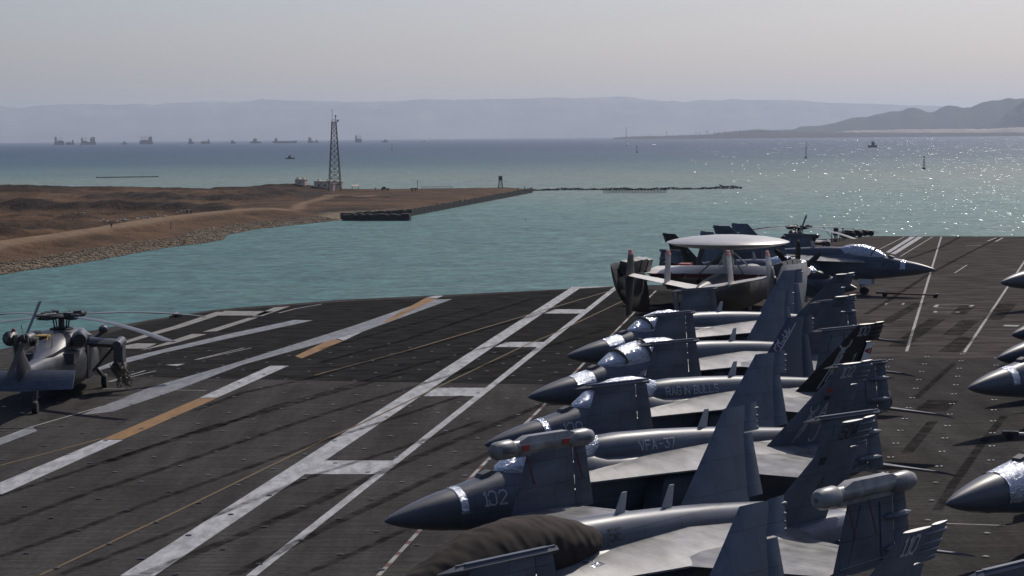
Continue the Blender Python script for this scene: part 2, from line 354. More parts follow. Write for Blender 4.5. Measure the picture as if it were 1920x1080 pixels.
sheet('painted_line', ribbon(pp((74, 1080), (337, 957), (600, 829), (690, 789), (980, 650), (1045, 623), (1190, 554)), .11), M['p_yellow'], .016)
sheet('arresting_cable', ribbon(pp((590, 704), (756, 660), (1016, 583), (1175, 536.5)), .14), M['p_yellow'], .016)
fl = [at(700, 1090), at(796, 985), at(915, 862), at(1010, 770), at(1092, 684), at(1176, 599), at(1230, 545)]
rb = ribbon(fl, .13)
sheet('foul_line', rb, M['p_thin'], .008, 'thin red and white foul line beside the parked jets')
reds = []
for q in rb:
    for k in range(5):
        t0, t1 = k/5+.03, k/5+.09; reds.append([q[0].lerp(q[1], t0), q[0].lerp(q[1], t1), q[3].lerp(q[2], t1), q[3].lerp(q[2], t0)])
sheet('foul_line_dash', reds, M['p_red'], .012)
Z = lambda x, y: (180+x/4, 540+y/4)
for P in ([(90, 455), (310, 415), (455, 418), (370, 455)], [(330, 470), (590, 415), (830, 347), (720, 345), (470, 428)], [(800, 330), (905, 325), (1215, 222), (1140, 225)],
          [(890, 207), (965, 172), (1330, 176), (1230, 207)], [(1170, 215), (1335, 146), (1455, 138), (1250, 210)]):
    sheet('painted_chevron', [pp(*[Z(*q) for q in P])], M['p_cream'], .009)
sheet('painted_line', ribbon(pp(Z(180, 420), Z(400, 352), Z(620, 290), Z(950, 180)), .5, .9), M['p_cream'], .013)
sheet('painted_line', ribbon(pp(Z(1370, 188), Z(1500, 155), Z(1690, 122)), .18), M['p_cream'], .009)
for P in ([(740, 540), (1110, 450), (1170, 450), (765, 537)], [(90, 705), (370, 620), (450, 622), (110, 705)], [(0, 755), (420, 765), (830, 770)]):
    sheet('painted_line', ribbon(pp(*[Z(*q) for q in P]), .1), M['p_thin'], .013)
sheet('painted_arrow', [pp(Z(520, 578), Z(670, 568), Z(610, 586))], M['p_thin'], .013)
for a, b, w in (((1700, 659), (1765, 444), .16), ((1808, 661), (1925, 484), .16), ((1650, 467), (1696, 444), .12), ((1688, 481), (1749, 444), .12), ((1790, 512), (1813, 497), .12), ((1852, 452), (1868, 446), .2), ((1867, 453), (1880, 446), .2), ((1812, 461), (1840, 461), .35)):
    sheet('painted_line', ribbon([at(*a), at(*b)], w), M['p_thin'], .013)
sheet('catapult_strip', [pp((1661, 473), (1668, 474), (1717, 444), (1707, 444)), pp((1670, 476), (1679, 477), (1731, 444), (1721, 444))], M['p_white'], .013, 'white bow catapult track strip')
for P in (((1749, 576), (1755, 571.5), (1761, 572), (1757, 576.5)), ((1815, 576), (1820, 572), (1827, 572.5), (1822, 577)), ((1749, 586), (1752, 583.5), (1758, 584), (1756, 586.5)), ((1790, 586), (1793, 584), (1801, 584.5), (1798, 587)), ((1880, 612), (1884, 609.5), (1912, 610), (1908, 612.5)), ((1658, 571), (1661, 568.5), (1665, 569), (1662, 571.5)), ((1690, 571), (1693, 568.5), (1697, 569), (1694, 571.5))):
    sheet('painted_mark', [pp(*P)], M['p_thin'], .013)
for P in (((1757, 571.5), (1788, 570.5), (1818, 571.5)), ((1757, 577), (1788, 578.5), (1816, 577)), ((1758, 584.5), (1793, 585)), ((1757, 586.7), (1790, 587)), ((1770, 982), (1885, 986))):
    sheet('painted_line', ribbon(pp(*P), .1), M['p_thin'], .013)
# tyre streaks
m, nt, lk, b = nodemat('tyre_rubber_streak'); tc = N(nt, 'ShaderNodeTexCoord'); nz = N(nt, 'ShaderNodeTexNoise'); nz.inputs['Scale'].default_value = 1.5; nz.inputs['Detail'].default_value = 6; lk.new(tc.outputs['Object'], nz.inputs['Vector'])
mr = N(nt, 'ShaderNodeMapRange'); mr.inputs[1].default_value = .3; mr.inputs[2].default_value = .75; mr.inputs[3].default_value = .05; mr.inputs[4].default_value = .6; lk.new(nz.outputs['Fac'], mr.inputs[0]); td_ = N(nt, 'ShaderNodeBsdfTransparent'); dd_ = N(nt, 'ShaderNodeBsdfDiffuse'); dd_.inputs[0].default_value = (.005, .005, .005, 1); mm_ = N(nt, 'ShaderNodeMixShader'); lk.new(mr.outputs[0], mm_.inputs[0]); lk.new(td_.outputs[0], mm_.inputs[1]); lk.new(dd_.outputs[0], mm_.inputs[2]); lk.new(mm_.outputs[0], [q for q in nt if q.type == 'OUTPUT_MATERIAL'][0].inputs['Surface'])
M['streak'] = m
STK = [[(0, 985), (157, 928), (280, 888), (472, 822), (600, 779), (775, 726), (950, 672), (1130, 620)], [(0, 1045), (157, 990), (280, 943), (390, 904), (535, 853), (600, 829), (756, 779), (866, 742)],
 [(190, 870), (393, 803), (600, 743), (760, 700)], [(113, 1078), (283, 1014), (409, 965), (522, 920), (600, 888), (760, 838), (900, 790)], [(270, 1078), (450, 1004), (600, 940), (700, 893), (839, 833), (996, 768), (1060, 742)],
 [(440, 1078), (590, 1001), (700, 948), (795, 904), (930, 845)], [(568, 1078), (669, 1036), (770, 989)], [(600, 680), (756, 639), (882, 597), (1000, 560)], [(387, 809), (505, 765), (660, 722), (800, 680), (960, 640)],
 [(365, 770), (455, 737), (580, 710), (660, 687), (800, 650), (930, 612), (1080, 570)], [(600, 655), (760, 612), (900, 575)], [(0, 930), (120, 892), (300, 832), (420, 792)],
 [(1623, 590), (1669, 562), (1739, 516), (1808, 479), (1873, 446)], [(1600, 520), (1660, 500), (1760, 466), (1800, 445)], [(1717, 747), (1791, 680)], [(1757, 958), (1790, 905), (1843, 830), (1884, 780)], [(1700, 850), (1750, 790)]]
for k, P in enumerate(STK):
    sheet('tyre_streak', ribbon(pp(*P), .26+.25*random.random()), M['streak'], .020+.0006*k)
for a, b, w in (((1683, 650), (1757, 599), 1.0), ((1785, 629), (1820, 601), 1.1), ((1778, 661), (1815, 633), 1.1), ((1658, 606), (1725, 569), .8), ((1795, 590), (1815, 574), 1.0), ((1742, 772), (1770, 751), 1.3), ((1880, 700), (1905, 680), 1.0), ((1860, 600), (1890, 570), 1.2)):
    sheet('tyre_streak', ribbon([at(*a), at(*b)], w), M['streak'], .034)
# tie-down fittings: a slotted ring set in the deck every 1.5 m
a0, a1 = at(35, 951), at(237, 1016)
U = (a1-a0)/4.0; b0, b1 = at(35, 951), at(104, 928); V = b1-b0
TD = []
ax = Vector((math.sin(R(14)), math.cos(R(14)), 0)); ay = Vector((-ax.y, ax.x, 0)); o0 = at(104, 928)
for i in range(-60, 60):
    for j in range(0, 60):
        p = o0+ay*(1.75*i)+ax*(3.3*j-12+(1.65 if i % 2 else 0))
        if p.y < 33 or p.y > 150 or abs(p.x/p.y) > .28: continue
        v = CAM_H*FPX/p.y
        if p.x/p.y < .18 and p.y > 112: continue
        if p.x/p.y > .18 and p.y > 104: continue
        TD.append(p)
TD.sort(key=lambda p: p.y)
DARK = [p for p in TD[100:] if p.x/p.y < .05]
def td_mesh(ps, nm, c=0):
    mb = MB()
    for p in ps:
        mb.lathe([(.12, .024), (.12, .030), (.02, .030)], p-Vector((0, 0, 0)) if not c else p, n=8)
    return mb
dk = cached('td', lambda: MB().lathe([(.10, .0235), (.10, .026), (.01, .026)], n=10).mesh('tie_down', M['black'], 0))
bar = MB()
bar.box((0, 0, .032), (.13, .025, .012)); bar.box((0, 0, .032), (.025, .13, .011))
barm = bar.mesh('tie_down_bar', M['steel'], 0); bard = bar.mesh('tie_down_bar', M['metal'], 0)  # glint put into the metal: bright bars on the right, dark on the left
for p in TD[:100]:
    o = link('tie_down', dk, deck); o.location = p; c = link('tie_down_bar', barm if p.x/p.y > .05 else bard, o); c.rotation_euler = (0, 0, random.uniform(-.4, .4))
mb = MB()
for p in TD[100:]:
    if p.x/p.y < .05: continue
    mb.box(p+Vector((-.07, 0, .03)), (.09, .13, .012)); mb.box(p+Vector((.09, .02, .03)), (.07, .11, .012))
o = mb.build('tie_down_field', M['steel'], deck, 0); o['kind'] = 'stuff'  # bright steel paints in the glint of the right-hand fittings
mb = MB()
for p in DARK: mb.lathe([(.10, .0235), (.10, .026), (.01, .026)], p, n=8)
o = mb.build('tie_down_field', M['black'], deck, 0); o['kind'] = 'stuff'
# ------------------------------------------------------------------ twin-tail jets (local axes: x aft from the nose tip, -y is the jet's left, z up)
def ell(s, hw, zb, zt, zc, n=28, et=1.0, eb=1.0):
    out = []
    for k in range(n):
        a = 2*math.pi*k/n; c, q = math.cos(a), math.sin(a)
        y = hw*math.copysign(abs(q)**.9, q); e = et if c > 0 else eb
        z = zc + ((zt-zc) if c > 0 else (zc-zb))*math.copysign(abs(c)**e, c)
        out.append((s, y, z))
    return out
def radome_mb():
    mb = MB(); rs = []
    for s, r, zc in ((0, .012, 1.92), (.08, .065, 1.922), (.25, .135, 1.925), (.55, .235, 1.93), (.95, .34, 1.94), (1.4, .435, 1.955), (1.75, .495, 1.965), (2.02, .53, 1.975)):
        rs.append(ell(s, r, zc-r*1.02, zc+r, zc))
    return mb.rings(rs)
def jet_body_mb():
    mb = MB(); rs = []
    for s, hw, zb, zt, zc, et in ((2.02, .532, 1.43, 2.505, 1.97, 1), (2.6, .585, 1.36, 2.62, 1.97, 1), (3.2, .63, 1.28, 2.74, 1.98, 1), (3.8, .68, 1.2, 2.86, 2.0, .95), (4.6, .74, 1.13, 2.95, 2.05, .9), (5.5, .80, 1.08, 3.0, 2.1, .9),
                                  (6.3, .86, 1.05, 3.16, 2.15, 1.0), (7.0, .90, 1.02, 2.95, 2.2, .9), (8.0, .95, 1.0, 2.9, 2.2, .9), (9.2, 1.0, .98, 2.85, 2.2, .9), (10.6, 1.05, .98, 2.8, 2.2, .9), (12.2, 1.1, .98, 2.75, 2.2, .9), (14.0, 1.1, 1.05, 2.7, 2.1, .9), (15.6, .95, 1.3, 2.65, 2.05, 1.0), (17.0, .5, 1.7, 2.45, 2.05, 1), (17.5, .12, 1.95, 2.3, 2.1, 1)):
        rs.append(ell(s, hw, zb, zt, zc, et=et))
    mb.rings(rs); rs = []
    for s, hw, zt in ((5.9, .30, 3.02), (6.5, .42, 3.30), (7.0, .47, 3.40), (7.8, .50, 3.42), (9.2, .50, 3.37), (10.6, .48, 3.28), (12.2, .45, 3.15), (13.6, .40, 3.0), (15.2, .30, 2.82), (16.6, .12, 2.6)):
        rs.append([(s, y, z) for _, y, z in ell(s, hw, 2.2, zt, 2.2+(zt-2.2)*.60, 28, et=1.0)])
        rs[-1] = [(x, y*(1+.35*max(0, (2.75-z)/.5)), z) for x, y, z in rs[-1]]
    mb.rings(rs)
    for sg in (-1, 1):                                   # engine trunks and intakes
        rs = []
        for s, y0, y1, zb, zt in ((8.0, .95, 1.62, 1.1, 2.36), (9.2, .92, 1.72, 1.0, 2.46), (11.0, .8, 1.72, .98, 2.5), (13.5, .3, 1.6, 1.05, 2.58), (15.5, .15, 1.4, 1.25, 2.6), (16.4, .12, 1.28, 1.36, 2.52)):
            yc, zc, hw, hh = (y0+y1)/2, (zb+zt)/2, (y1-y0)/2, (zt-zb)/2; r = []
            for k in range(20):
                a = 2*math.pi*k/20; c, q = math.cos(a), math.sin(a); e = .5
                r.append((s+(.5*(c*.5) if s == 8.0 else 0), sg*(yc+hw*math.copysign(abs(q)**e, q)), zc+hh*math.copysign(abs(c)**e, c)))
            rs.append(r)
        mb.rings(rs)
    # low antenna fairing ahead of the windscreen and two blade antennas on the spine
    return mb
def lerx(sg):
    rs = []
    for s, yo, z in ((4.9, .72, 2.34), (5.25, .98, 2.37), (5.9, 1.22, 2.40), (6.8, 1.45, 2.43), (7.7, 1.68, 2.46), (8.4, 1.92, 2.49), (9.4, 2.2, 2.52), (11, 2.2, 2.55), (13.6, 1.9, 2.5)):
        hh = max(0, min(.05, (s-6)*.02)) - max(0, (s-11)*.07)
        r = [(s, .45, z+.26+hh), (s, .45+(yo-.45)*.35, z+.21+hh*.8), (s, .45+(yo-.45)*.7, z+.11+hh*.3), (s, yo, z+.012), (s, yo, z-.03), (s, .45+(yo-.45)*.6, z-.10), (s, .45, z-.16)]
        rs.append([(a, sg*b, c) for a, b, c in r])
    return rs
def wing_mb(sg):
    mb = MB(); mb.rings(lerx(sg))
    mb.foils([((8.75, sg*1.5, 2.53), (13.0, sg*1.5, 2.50), (0, 0, 1), .30), ((10.45, sg*4.66, 2.44), (12.75, sg*4.66, 2.43), (0, 0, 1), .18)], 8)
    mb.foils([((13.0, sg*1.6, 2.50), (14.05, sg*1.6, 2.24), (.2, 0, 1), .14), ((12.78, sg*4.6, 2.43), (13.55, sg*4.6, 2.22), (.2, 0, 1), .10)], 4)   # drooped flap
    return mb
def panel_mb(sg):
    mb = MB(); y0, y1 = sg*4.70, sg*4.69
    mb.foils([((10.55, y0, 2.40), (12.85, y0, 2.40), (0, 1, 0), .17), ((11.12, y1, 3.94), (12.72, y1, 3.94), (0, 1, 0), .085)], 8)
    mb.foils([((12.88, y0, 2.40), (13.5, y0, 2.40), (0, 1, 0), .09), ((12.75, y1, 3.90), (13.2, y1, 3.90), (0, 1, 0), .05)], 4)    # aileron
    for z in (2.75, 3.45):
        mb.tube([(12.3, y0+sg*.10, z), (12.6, y0+sg*.15, z), (13.0, y0+sg*.14, z), (13.35, y0+sg*.07, z)], [.01, .085, .085, .01], 8)
    mb.tube([(10.7, y0+sg*.07, 2.55), (12.8, y0+sg*.07, 2.6)], .02, 5)
    mb.tube([(11.0, y0+sg*.06, 2.5), (11.5, y0+sg*.05, 3.8)], .015, 5)
    mb.tube([(12.25, y0+sg*.07, 2.5), (12.2, y0+sg*.05, 3.8)], .015, 5)
    return mb
def rail_mb(sg):
    mb = MB(); y = sg*4.69
    mb.tube([(10.30, y, 3.96), (10.55, y, 3.965), (10.8, y, 3.97), (13.05, y, 3.97), (13.3, y, 3.97)], [.01, .05, .085, .085, .07], 4)
    mb.box((12, y, 3.985), (2.5, .05, .14)); mb.box((12.0, y, 4.045), (2.1, .1, .03)); 
    return mb
def pod_mb(sg):
    mb = MB(); y = sg*4.72; z = 4.12
    mb.tube([(9.95, y, z), (10.0, y, z), (10.12, y, z), (10.55, y, z), (10.62, y, z)], [.05, .17, .225, .235, .20], 18)
    mb.tube([(10.62, y, z+.02), (12.7, y, z+.02)], .165, 16)
    mb.tube([(12.6, y, z), (12.75, y, z), (13.2, y, z), (13.42, y, z), (13.5, y, z)], [.165, .215, .225, .16, .05], 18)
    mb.box((11.7, y, z-.15), (2.0, .10, .16))
    rs = []
    for s, h in ((10.7, .02), (11.1, .16), (12.5, .15), (12.9, .02)): rs.append([(s, y-.15, z+.06), (s, y-.11, z+.1+h), (s, y+.11, z+.1+h), (s, y+.15, z+.06)])
    mb.rings(rs)
    return mb
def tail_mb(sg):
    mb = MB(); nn = (0, 1, sg*-.36)
    def P(s, z):  return (s, sg*(1.14+(z-2.55)*.265), z)
    mb.foils([(P(12.25, 2.45), P(15.25, 2.45), nn, .20), (P(13.35, 3.4), P(15.42, 3.4), nn, .16), (P(14.35, 4.28), P(15.62, 4.28), nn, .115), (P(15.04, 4.90), P(15.9, 4.90), nn, .07)], 8)
    mb.foils([(P(15.24, 2.75), P(15.86, 2.75), nn, .09), (P(15.58, 4.24), P(15.92, 4.24), nn, .06)], 4)     # rudder
    mb.foils([(P(15.60, 4.28), P(16.22, 4.28), nn, .09), (P(15.88, 4.92), P(16.34, 4.94), nn, .055)], 4)
    for k, (z, e) in enumerate(((4.33, 16.28), (4.46, 16.30), (4.60, 16.36), (4.78, 16.44))):
        y = P(0, z)[1]
        mb.tube([(15.55, y, z-.01), (15.85, y+sg*.02, z), (e-.10, y+sg*.01, z+.005), (e-.06, y, z+.005)], [.008, .032, .04, .026], 8)
    return mb
def stab_mb(sg):
    mb = MB()
    return mb.foils([((15.15, sg*1.30, 2.05), (17.35, sg*1.30, 1.65), (.18, 0, 1), .16), ((17.2, sg*3.35, 1.72), (18.3, sg*3.35, 1.45), (.2, 0, 1), .06)], 6)
def nozzle_mb(sg):
    mb = MB(); y = sg*.68
    mb.lathe([(.60, 16.2), (.60, 16.6), (.55, 17.0), (.44, 17.5), (.40, 17.5), (.5, 16.8), (.1, 16.7)], (0, y, 1.93), 'X', 20)
    return mb
def canopy_mb(two, bare=False):
    mb = MB(); rs = []
    prof = ((3.55, .05, 2.80, .03), (3.75, .30, 2.84, .12), (4.2, .45, 2.86, .40), (4.7, .50, 2.88, .60), (5.3, .52, 2.92, .70), (6.0, .51, 2.95, .68), (6.5, .47, 3.05, .50), (6.9, .36, 3.15, .30), (7.1, .10, 3.25, .15))
    if two: prof = prof[:5] + ((6.2, .52, 2.95, .74), (7.0, .50, 3.0, .66), (7.6, .46, 3.1, .42), (8.0, .36, 3.18, .27), (8.2, .1, 3.3, .12))
    rnd = random.Random(3)
    for s, hw, zb, h in prof:
        r = []
        for k in range(17):
            a = math.pi*(k/16-.5)*1.12; j = 1+rnd.uniform(-.015, .015)
            r.append((s, hw*j*math.sin(a)*1.0, zb+h*j*max(-.25, math.cos(a))**.8 if math.cos(a) > 0 else zb-.12))
        rs.append(r)
    return mb.rings(rs, True)
def strap_mb(s, hw, zb, h):
    mb = MB(); pts = []
    for k in range(13):
        a = math.pi*(k/12-.5); pts.append((s+.25*(1-math.cos(a)), hw*math.sin(a)*1.03, zb+h*1.04*math.cos(a)**.8 if abs(a) < 1.57 else zb))
    return mb.tube(pts, .045, 6)
def gear_mb(nose):
    mb = MB()
    if nose:
        mb.tube([(5.3, 0, 1.3), (5.25, 0, .38)], [.09, .06], 8); mb.tube([(6.2, 0, 1.2), (5.3, 0, .6)], .04, 6); mb.tube([(4.9, 0, .8), (5.2, 0, .5)], .03, 6)
        mb.box((5.1, .33, .95), (1.0, .03, .4)); mb.box((5.1, -.33, .95), (1.0, .03, .4))
    return mb
def wheel_mb(c, r, w): return MB().lathe([(r*.3, -w/2), (r*.9, -w/2), (r, -w*.3), (r, w*.3), (r*.9, w/2), (r*.3, w/2)], c, 'Y', 18)
def wrinkle_cover_mb():
    """soft canvas cover over nose and cockpit, creased"""
    mb = MB(); rs = []
    prof = [(-.10, .10, 1.80, 2.04), (.15, .30, 1.62, 2.20), (.6, .44, 1.50, 2.40), (1.2, .56, 1.40, 2.58), (1.9, .66, 1.32, 2.70), (2.5, .71, 1.28, 2.82), (3.0, .74, 1.3, 2.94), (3.5, .77, 1.4, 3.16), (4.0, .79, 1.5, 3.38), (4.6, .82, 1.75, 3.58), (5.2, .84, 2.0, 3.68), (5.9, .85, 2.15, 3.72), (6.6, .84, 2.3, 3.68), (7.2, .80, 2.45, 3.58), (7.7, .72, 2.6, 3.44), (8.0, .60, 2.7, 3.34)]
    def lerp(s):
        for a, b in zip(prof, prof[1:]):
            if a[0] <= s <= b[0]:
                t = (s-a[0])/(b[0]-a[0]); return [x+(y-x)*t for x, y in zip(a, b)]
        return prof[-1]
    rnd = random.Random(5); ph = [rnd.uniform(0, 6) for _ in range(8)]
    n = 170
    for i in range(n+1):
        s = -.10+8.1*i/n; _, hw, zb, zt = lerp(s); zc = zb+(zt-zb)*.45; r = []
        for k in range(64):
            a = 2*math.pi*k/64; c, q = math.cos(a), math.sin(a)
            f = max(0, 1-s/3.2)
            w = .034*f*math.sin(s*19+1.2*math.sin(a*2+ph[0])+ph[1]) + .014*math.sin(s*3.1+a*4.1+ph[2]+1.6*math.sin(s*1.2+a*2)) + .010*math.sin(s*6-a*9+ph[3]+2*math.sin(s*1.5)) + .004*math.sin(s*21+a*8+ph[4]+2*math.sin(a*3)) + .010*math.sin(a*7+s*5+ph[5])
            if 2.3 < s < 2.75: w += .05*math.sin((s-2.3)/.45*math.pi)
            r.append((s, (hw+w)*q, zc+((zt-zc) if c > 0 else (zc-zb))*c*(1+w/hw*.9)))
        rs.append(r)
    return mb.rings(rs)
def bump_mb():
    mb = MB(); rs = []
    for s, h, w in ((2.95, .0, .12), (3.05, .10, .16), (3.35, .12, .17), (3.55, .02, .12)): z = 2.60+(s-2.6)*.2; rs.append([(s, -w, z-.08), (s, -w*.8, z+h), (s, w*.8, z+h), (s, w, z-.08)])
    return mb.rings(rs)
def blade_mb(s, z): return MB().foils([((s, 0, z-.05), (s+.38, 0, z-.05), (0, 1, 0), .05), ((s+.28, 0, z+.48), (s+.46, 0, z+.48), (0, 1, 0), .03)], 4)
def band_mb(wide):
    bv = cached('bodybv', lambda: jet_body_mb().bvh()); mb = MB()
    s0, s1 = (2.06, 2.95) if wide == 'wide' else (2.06, 2.42) if wide == 'mid' else (2.06, 2.28); rs = []
    a0 = R(62 if wide == 'wide' else 95)
    for i in range(7):
        s = s0+(s1-s0)*i/6; r = []
        for k in range(17):
            a = -a0+2*a0*k/16; d = Vector((0, math.sin(a), math.cos(a))); h = bv.ray_cast(Vector((s, 0, 1.98))+d*3, -d)
            r.append((h[0] if h[0] else Vector((s, 0, 1.98))+d*.6) + d*.012)
        rs.append(r)
    return mb.rings(rs, False, False)
TAILBV = {}
def make_jet(label, X, Y, yaw, group, two=False, cover='foil', modex=None, modex_m='grey_mark', tail_num=None, tail_m=None, far_tail_m=None, band='narrow', pods=False, spine=None, spine_s=7.2, spine_m='grey_mark', strap=True, blades=(8.9,), extra=None, rudder=None):
    J = thing('fighter_jet', label, 'fighter jet', (X, Y, 0), R(yaw), group)
    J['group'] = group
    body = link('fuselage', cached('jb', lambda: jet_body_mb().mesh('fuselage', M['jet'], 50)), J)
    if cover != 'canvas':
        link('radome', cached('jr', lambda: radome_mb().mesh('radome', M['radome'])), J)
        k = 'c2' if two else 'c1'
        c = link('canopy_cover' if cover == 'foil' else 'canopy', cached(k, lambda: canopy_mb(two).mesh('canopy_cover', M['foil'], 60)), J)
        if strap: link('cover_strap', cached('st', lambda: strap_mb(4.35, .49, 2.86, .50).mesh('cover_strap', M['strap'])), c)
        if two: link('cover_strap', cached('st2', lambda: strap_mb(5.6, .53, 2.93, .74).mesh('cover_strap', M['strap'])), c)
        if band: link('foil_patch', cached('band'+band, lambda: band_mb(band).mesh('foil_patch', M['foil'], 60)), J)
        link('nose_antenna', cached('bm', lambda: bump_mb().mesh('nose_antenna', M['dark_under'], 20)), J)
    else:
        link('canvas_cover', cached('cv', lambda: wrinkle_cover_mb().mesh('canvas_cover', M['canvas'], 80)), J)
    for sg in (-1, 1):
        link('wing', cached(('w', sg), lambda: wing_mb(sg).mesh('wing', M['jet_light'], 40)), J)
        p = link('folded_wing_tip', cached(('p', sg), lambda: panel_mb(sg).mesh('folded_wing_tip', M['jet'], 40)), J)
        if pods:
            q = link('wingtip_pod', cached(('pd', sg), lambda: pod_mb(sg).mesh('wingtip_pod', M['jet_light'], 40)), p)
        else:
            link('launch_rail', cached(('rl', sg), lambda: rail_mb(sg).mesh('launch_rail', M['jet'], 25)), p)
        tm = M[(tail_m if sg < 0 else far_tail_m or tail_m) or 'tail']
        t = link('vertical_tail', cached(('t', sg), lambda: tail_mb(sg).mesh('vertical_tail', M['tail'], 40)), J, tm)
        link('stabilator', cached(('s', sg), lambda: stab_mb(sg).mesh('stabilator', M['jet'], 40)), J)
        link('exhaust_nozzle', cached(('n', sg), lambda: nozzle_mb(sg).mesh('exhaust_nozzle', M['metal'], 40)), J)
        g = link('main_gear', cached(('g', sg), lambda: MB().tube([(10.9, sg*1.1, 1.3), (11.5, sg*1.5, .8), (11.75, sg*1.55, .42)], [.1, .08, .07], 8).tube([(10.4, sg*1.2, 1.2), (11.5, sg*1.5, .7)], .05, 6).mesh('main_gear', M['white'])), J)
        link('wheel', cached(('gw', sg), lambda: wheel_mb((11.75, sg*1.66, .40), .40, .26).mesh('wheel', M['rubber'])), g)
        bv = cached(('tbv', sg), lambda: tail_mb(sg).bvh())
        if sg < 0 and tail_num:
            decal('tail_number', strokes(tail_num, .30, w=.95, slant=.35, wid=.85), bv, (14.98, -3, 4.50), (1, 0, 0), (0, 0, 1), (0, 1, 0), M[modex_m], t)
        if extra: extra(J, t, sg, bv)
    ng = link('nose_gear', cached('ng', lambda: gear_mb(True).mesh('nose_gear', M['white'])), J)
    for y in (-.2, .2): link('wheel', cached(('nw', y), lambda: wheel_mb((5.25, y, .29), .28, .18).mesh('wheel', M['rubber'])), ng)
    for bs in blades: link('blade_antenna', cached(('ba', bs), lambda: blade_mb(bs, 3.36-.03*(bs-8)).mesh('blade_antenna', M['pale'])), J)
    bb = cached('bodybv', lambda: jet_body_mb().bvh())
    if modex: decal('nose_number', strokes(modex, .34, w=.8), bb, (2.72, -3, 2.06), (1, 0, 0), (0, 0, 1), (0, 1, 0), M[modex_m], J)
    if spine: decal('fuselage_lettering', strokes(spine, .25, w=.85), bb, (spine_s+.15, -3, 2.93), (1, 0, -.025), (0, 0, 1), Vector((0, 1, 0)), M[spine_m], J)
    return J
ROW = 'fighter jets parked in the row with noses to the left'
def bull(mn, hgt, org, tail_sg=-1):
    def f(J, t, sg, bv):
        if sg == tail_sg: decal('bull_emblem', strokes('#', hgt, w=.5, slant=.35), bv, org, (1, 0, 0), (0, 0, 1), (0, 1, 0), M[mn], t)
    return f
def x100(J, t, sg, bv):
    if sg < 0:
        decal('bull_emblem', strokes('#', .54, w=.8, slant=.30), bv, (13.95, -3, 3.12), (1, 0, 0), (0, 0, 1), (0, 1, 0), M['grey_mark'], t)
        mb = MB()
        def P(s, z): return Vector((s, -(1.14+(z-2.55)*.265)-.07, z))
        mb.add([P(15.25, 2.72), P(15.87, 2.72), P(15.93, 4.20), P(15.60, 4.22)], [(0, 1, 2, 3)])
        rp = mb.build('rudder_panel', M['white'], t, 0, 'white rudder with red letters')
        bv2 = mb.bvh()
        for k_, c_ in enumerate('AJ'): decal('tail_letter', strokes(c_, .40, w=1.1), bv2, (15.98+.04*k_, -3, 3.75-.5*k_), (.10, 0, 1), (-1, 0, .1), (0, 1, 0), M['red'], t, .01)
        decal('tail_mark', strokes('1', .5, w=.6, slant=.5), bv, (14.75, -3, 3.35), (1, 0, 0), (0, 0, 1), (0, 1, 0), M['grey_mark'], t)
    else:
        for k_, c_ in enumerate(('REMAIN', 'PROUD')): decal('tail_lettering', strokes(c_, .33, w=1.1, wid=.78), bv, Vector((13.02, -1, 2.74))+Vector((.75, 0, .66))*1.50*k_, Vector((.75, 0, .66)), Vector((-.66, 0, .75)), (0, 1, 0), M['grey_mark'], t)
        mb = MB()
        decal('tail_stripe', [[(i*.25, 0), (i*.25+.25, 0), (i*.25+.25, .05), (i*.25, .05)] for i in range(11)], bv, (13.32, -1, 2.88), Vector((.75, 0, .66)), Vector((-.66, 0, .75)), (0, 1, 0), M['grey_mark'], t)
def x102(J, t, sg, bv):
    if sg < 0:
        decal('bull_emblem', strokes('#', .34, w=.7, slant=.35), bv, (13.75, -3, 2.95), (1, 0, 0), (0, 0, 1), (0, 1, 0), M['grey_mark'], t)
        decal('tail_letters', strokes('A', .42, w=.7, slant=.4), bv, (14.35, -3, 3.35), (1, 0, 0), (0, 0, 1), (0, 1, 0), M['grey_mark'], t)
        decal('tail_letters', strokes('J', .42, w=.7, slant=.4), bv, (14.1, -3, 2.68), (1, 0, 0), (0, 0, 1), (0, 1, 0), M['grey_mark'], t)
        decal('warning_patch', [[(0, 0), (.22, 0), (.26, .13), (.04, .13)]], bv, (14.55, -3, 4.08), (1, 0, 0), (0, 0, 1), (0, 1, 0), M['red'], t)
        decal('warning_patch', [[(0, 0), (.26, 0), (.30, .13), (.04, .13)]], bv, (14.45, -3, 3.86), (1, 0, 0), (0, 0, 1), (0, 1, 0), M['black'], t)
def x504(J, t, sg, bv):
    if sg < 0:
        decal('warning_patch', [[(0, 0), (.22, 0), (.28, .18), (.06, .18)]], bv, (14.35, -3, 3.95), (1, 0, 0), (0, 0, 1), (0, 1, 0), M['black'], t)
        decal('tail_letters', strokes('A', .55, w=.6, slant=.4), bv, (14.3, -3, 3.1), (1, 0, 0), (0, 0, 1), (0, 1, 0), M['dark_under'], t)
        for k in range(9): decal('tail_mark', [[(.2*k*.5, .2*k), (.2*k*.5+.02, .2*k), (.2*k*.5+.13, .2*k+.2), (.2*k*.5+.11, .2*k+.2)]], bv, (13.75, -3, 2.75), (1, 0, 0), (0, 0, 1), (0, 1, 0), M['dark_under'], t) if k == 0 else None
def x110(J, t, sg, bv):
    if sg < 0:
        decal('warning_patch', [[(0, 0), (.24, 0), (.30, .14), (.05, .14)]], bv, (14.62, -3, 4.03), (1, 0, 0), (0, 0, 1), (0, 1, 0), M['red'], t)
        decal('warning_patch', [[(0, 0), (.30, 0), (.36, .2), (.06, .2)]], bv, (14.42, -3, 3.75), (1, 0, 0), (0, 0, 1), (0, 1, 0), M['black'], t)
JN = {}
JN['306'] = make_jet('grey jet numbered 306 with foil canopy cover, farthest of the left-facing row', 2.38, 87.26, 36.92, ROW, modex='306', modex_m='dark_mark', tail_num='306', tail_m='tail', band='wide')
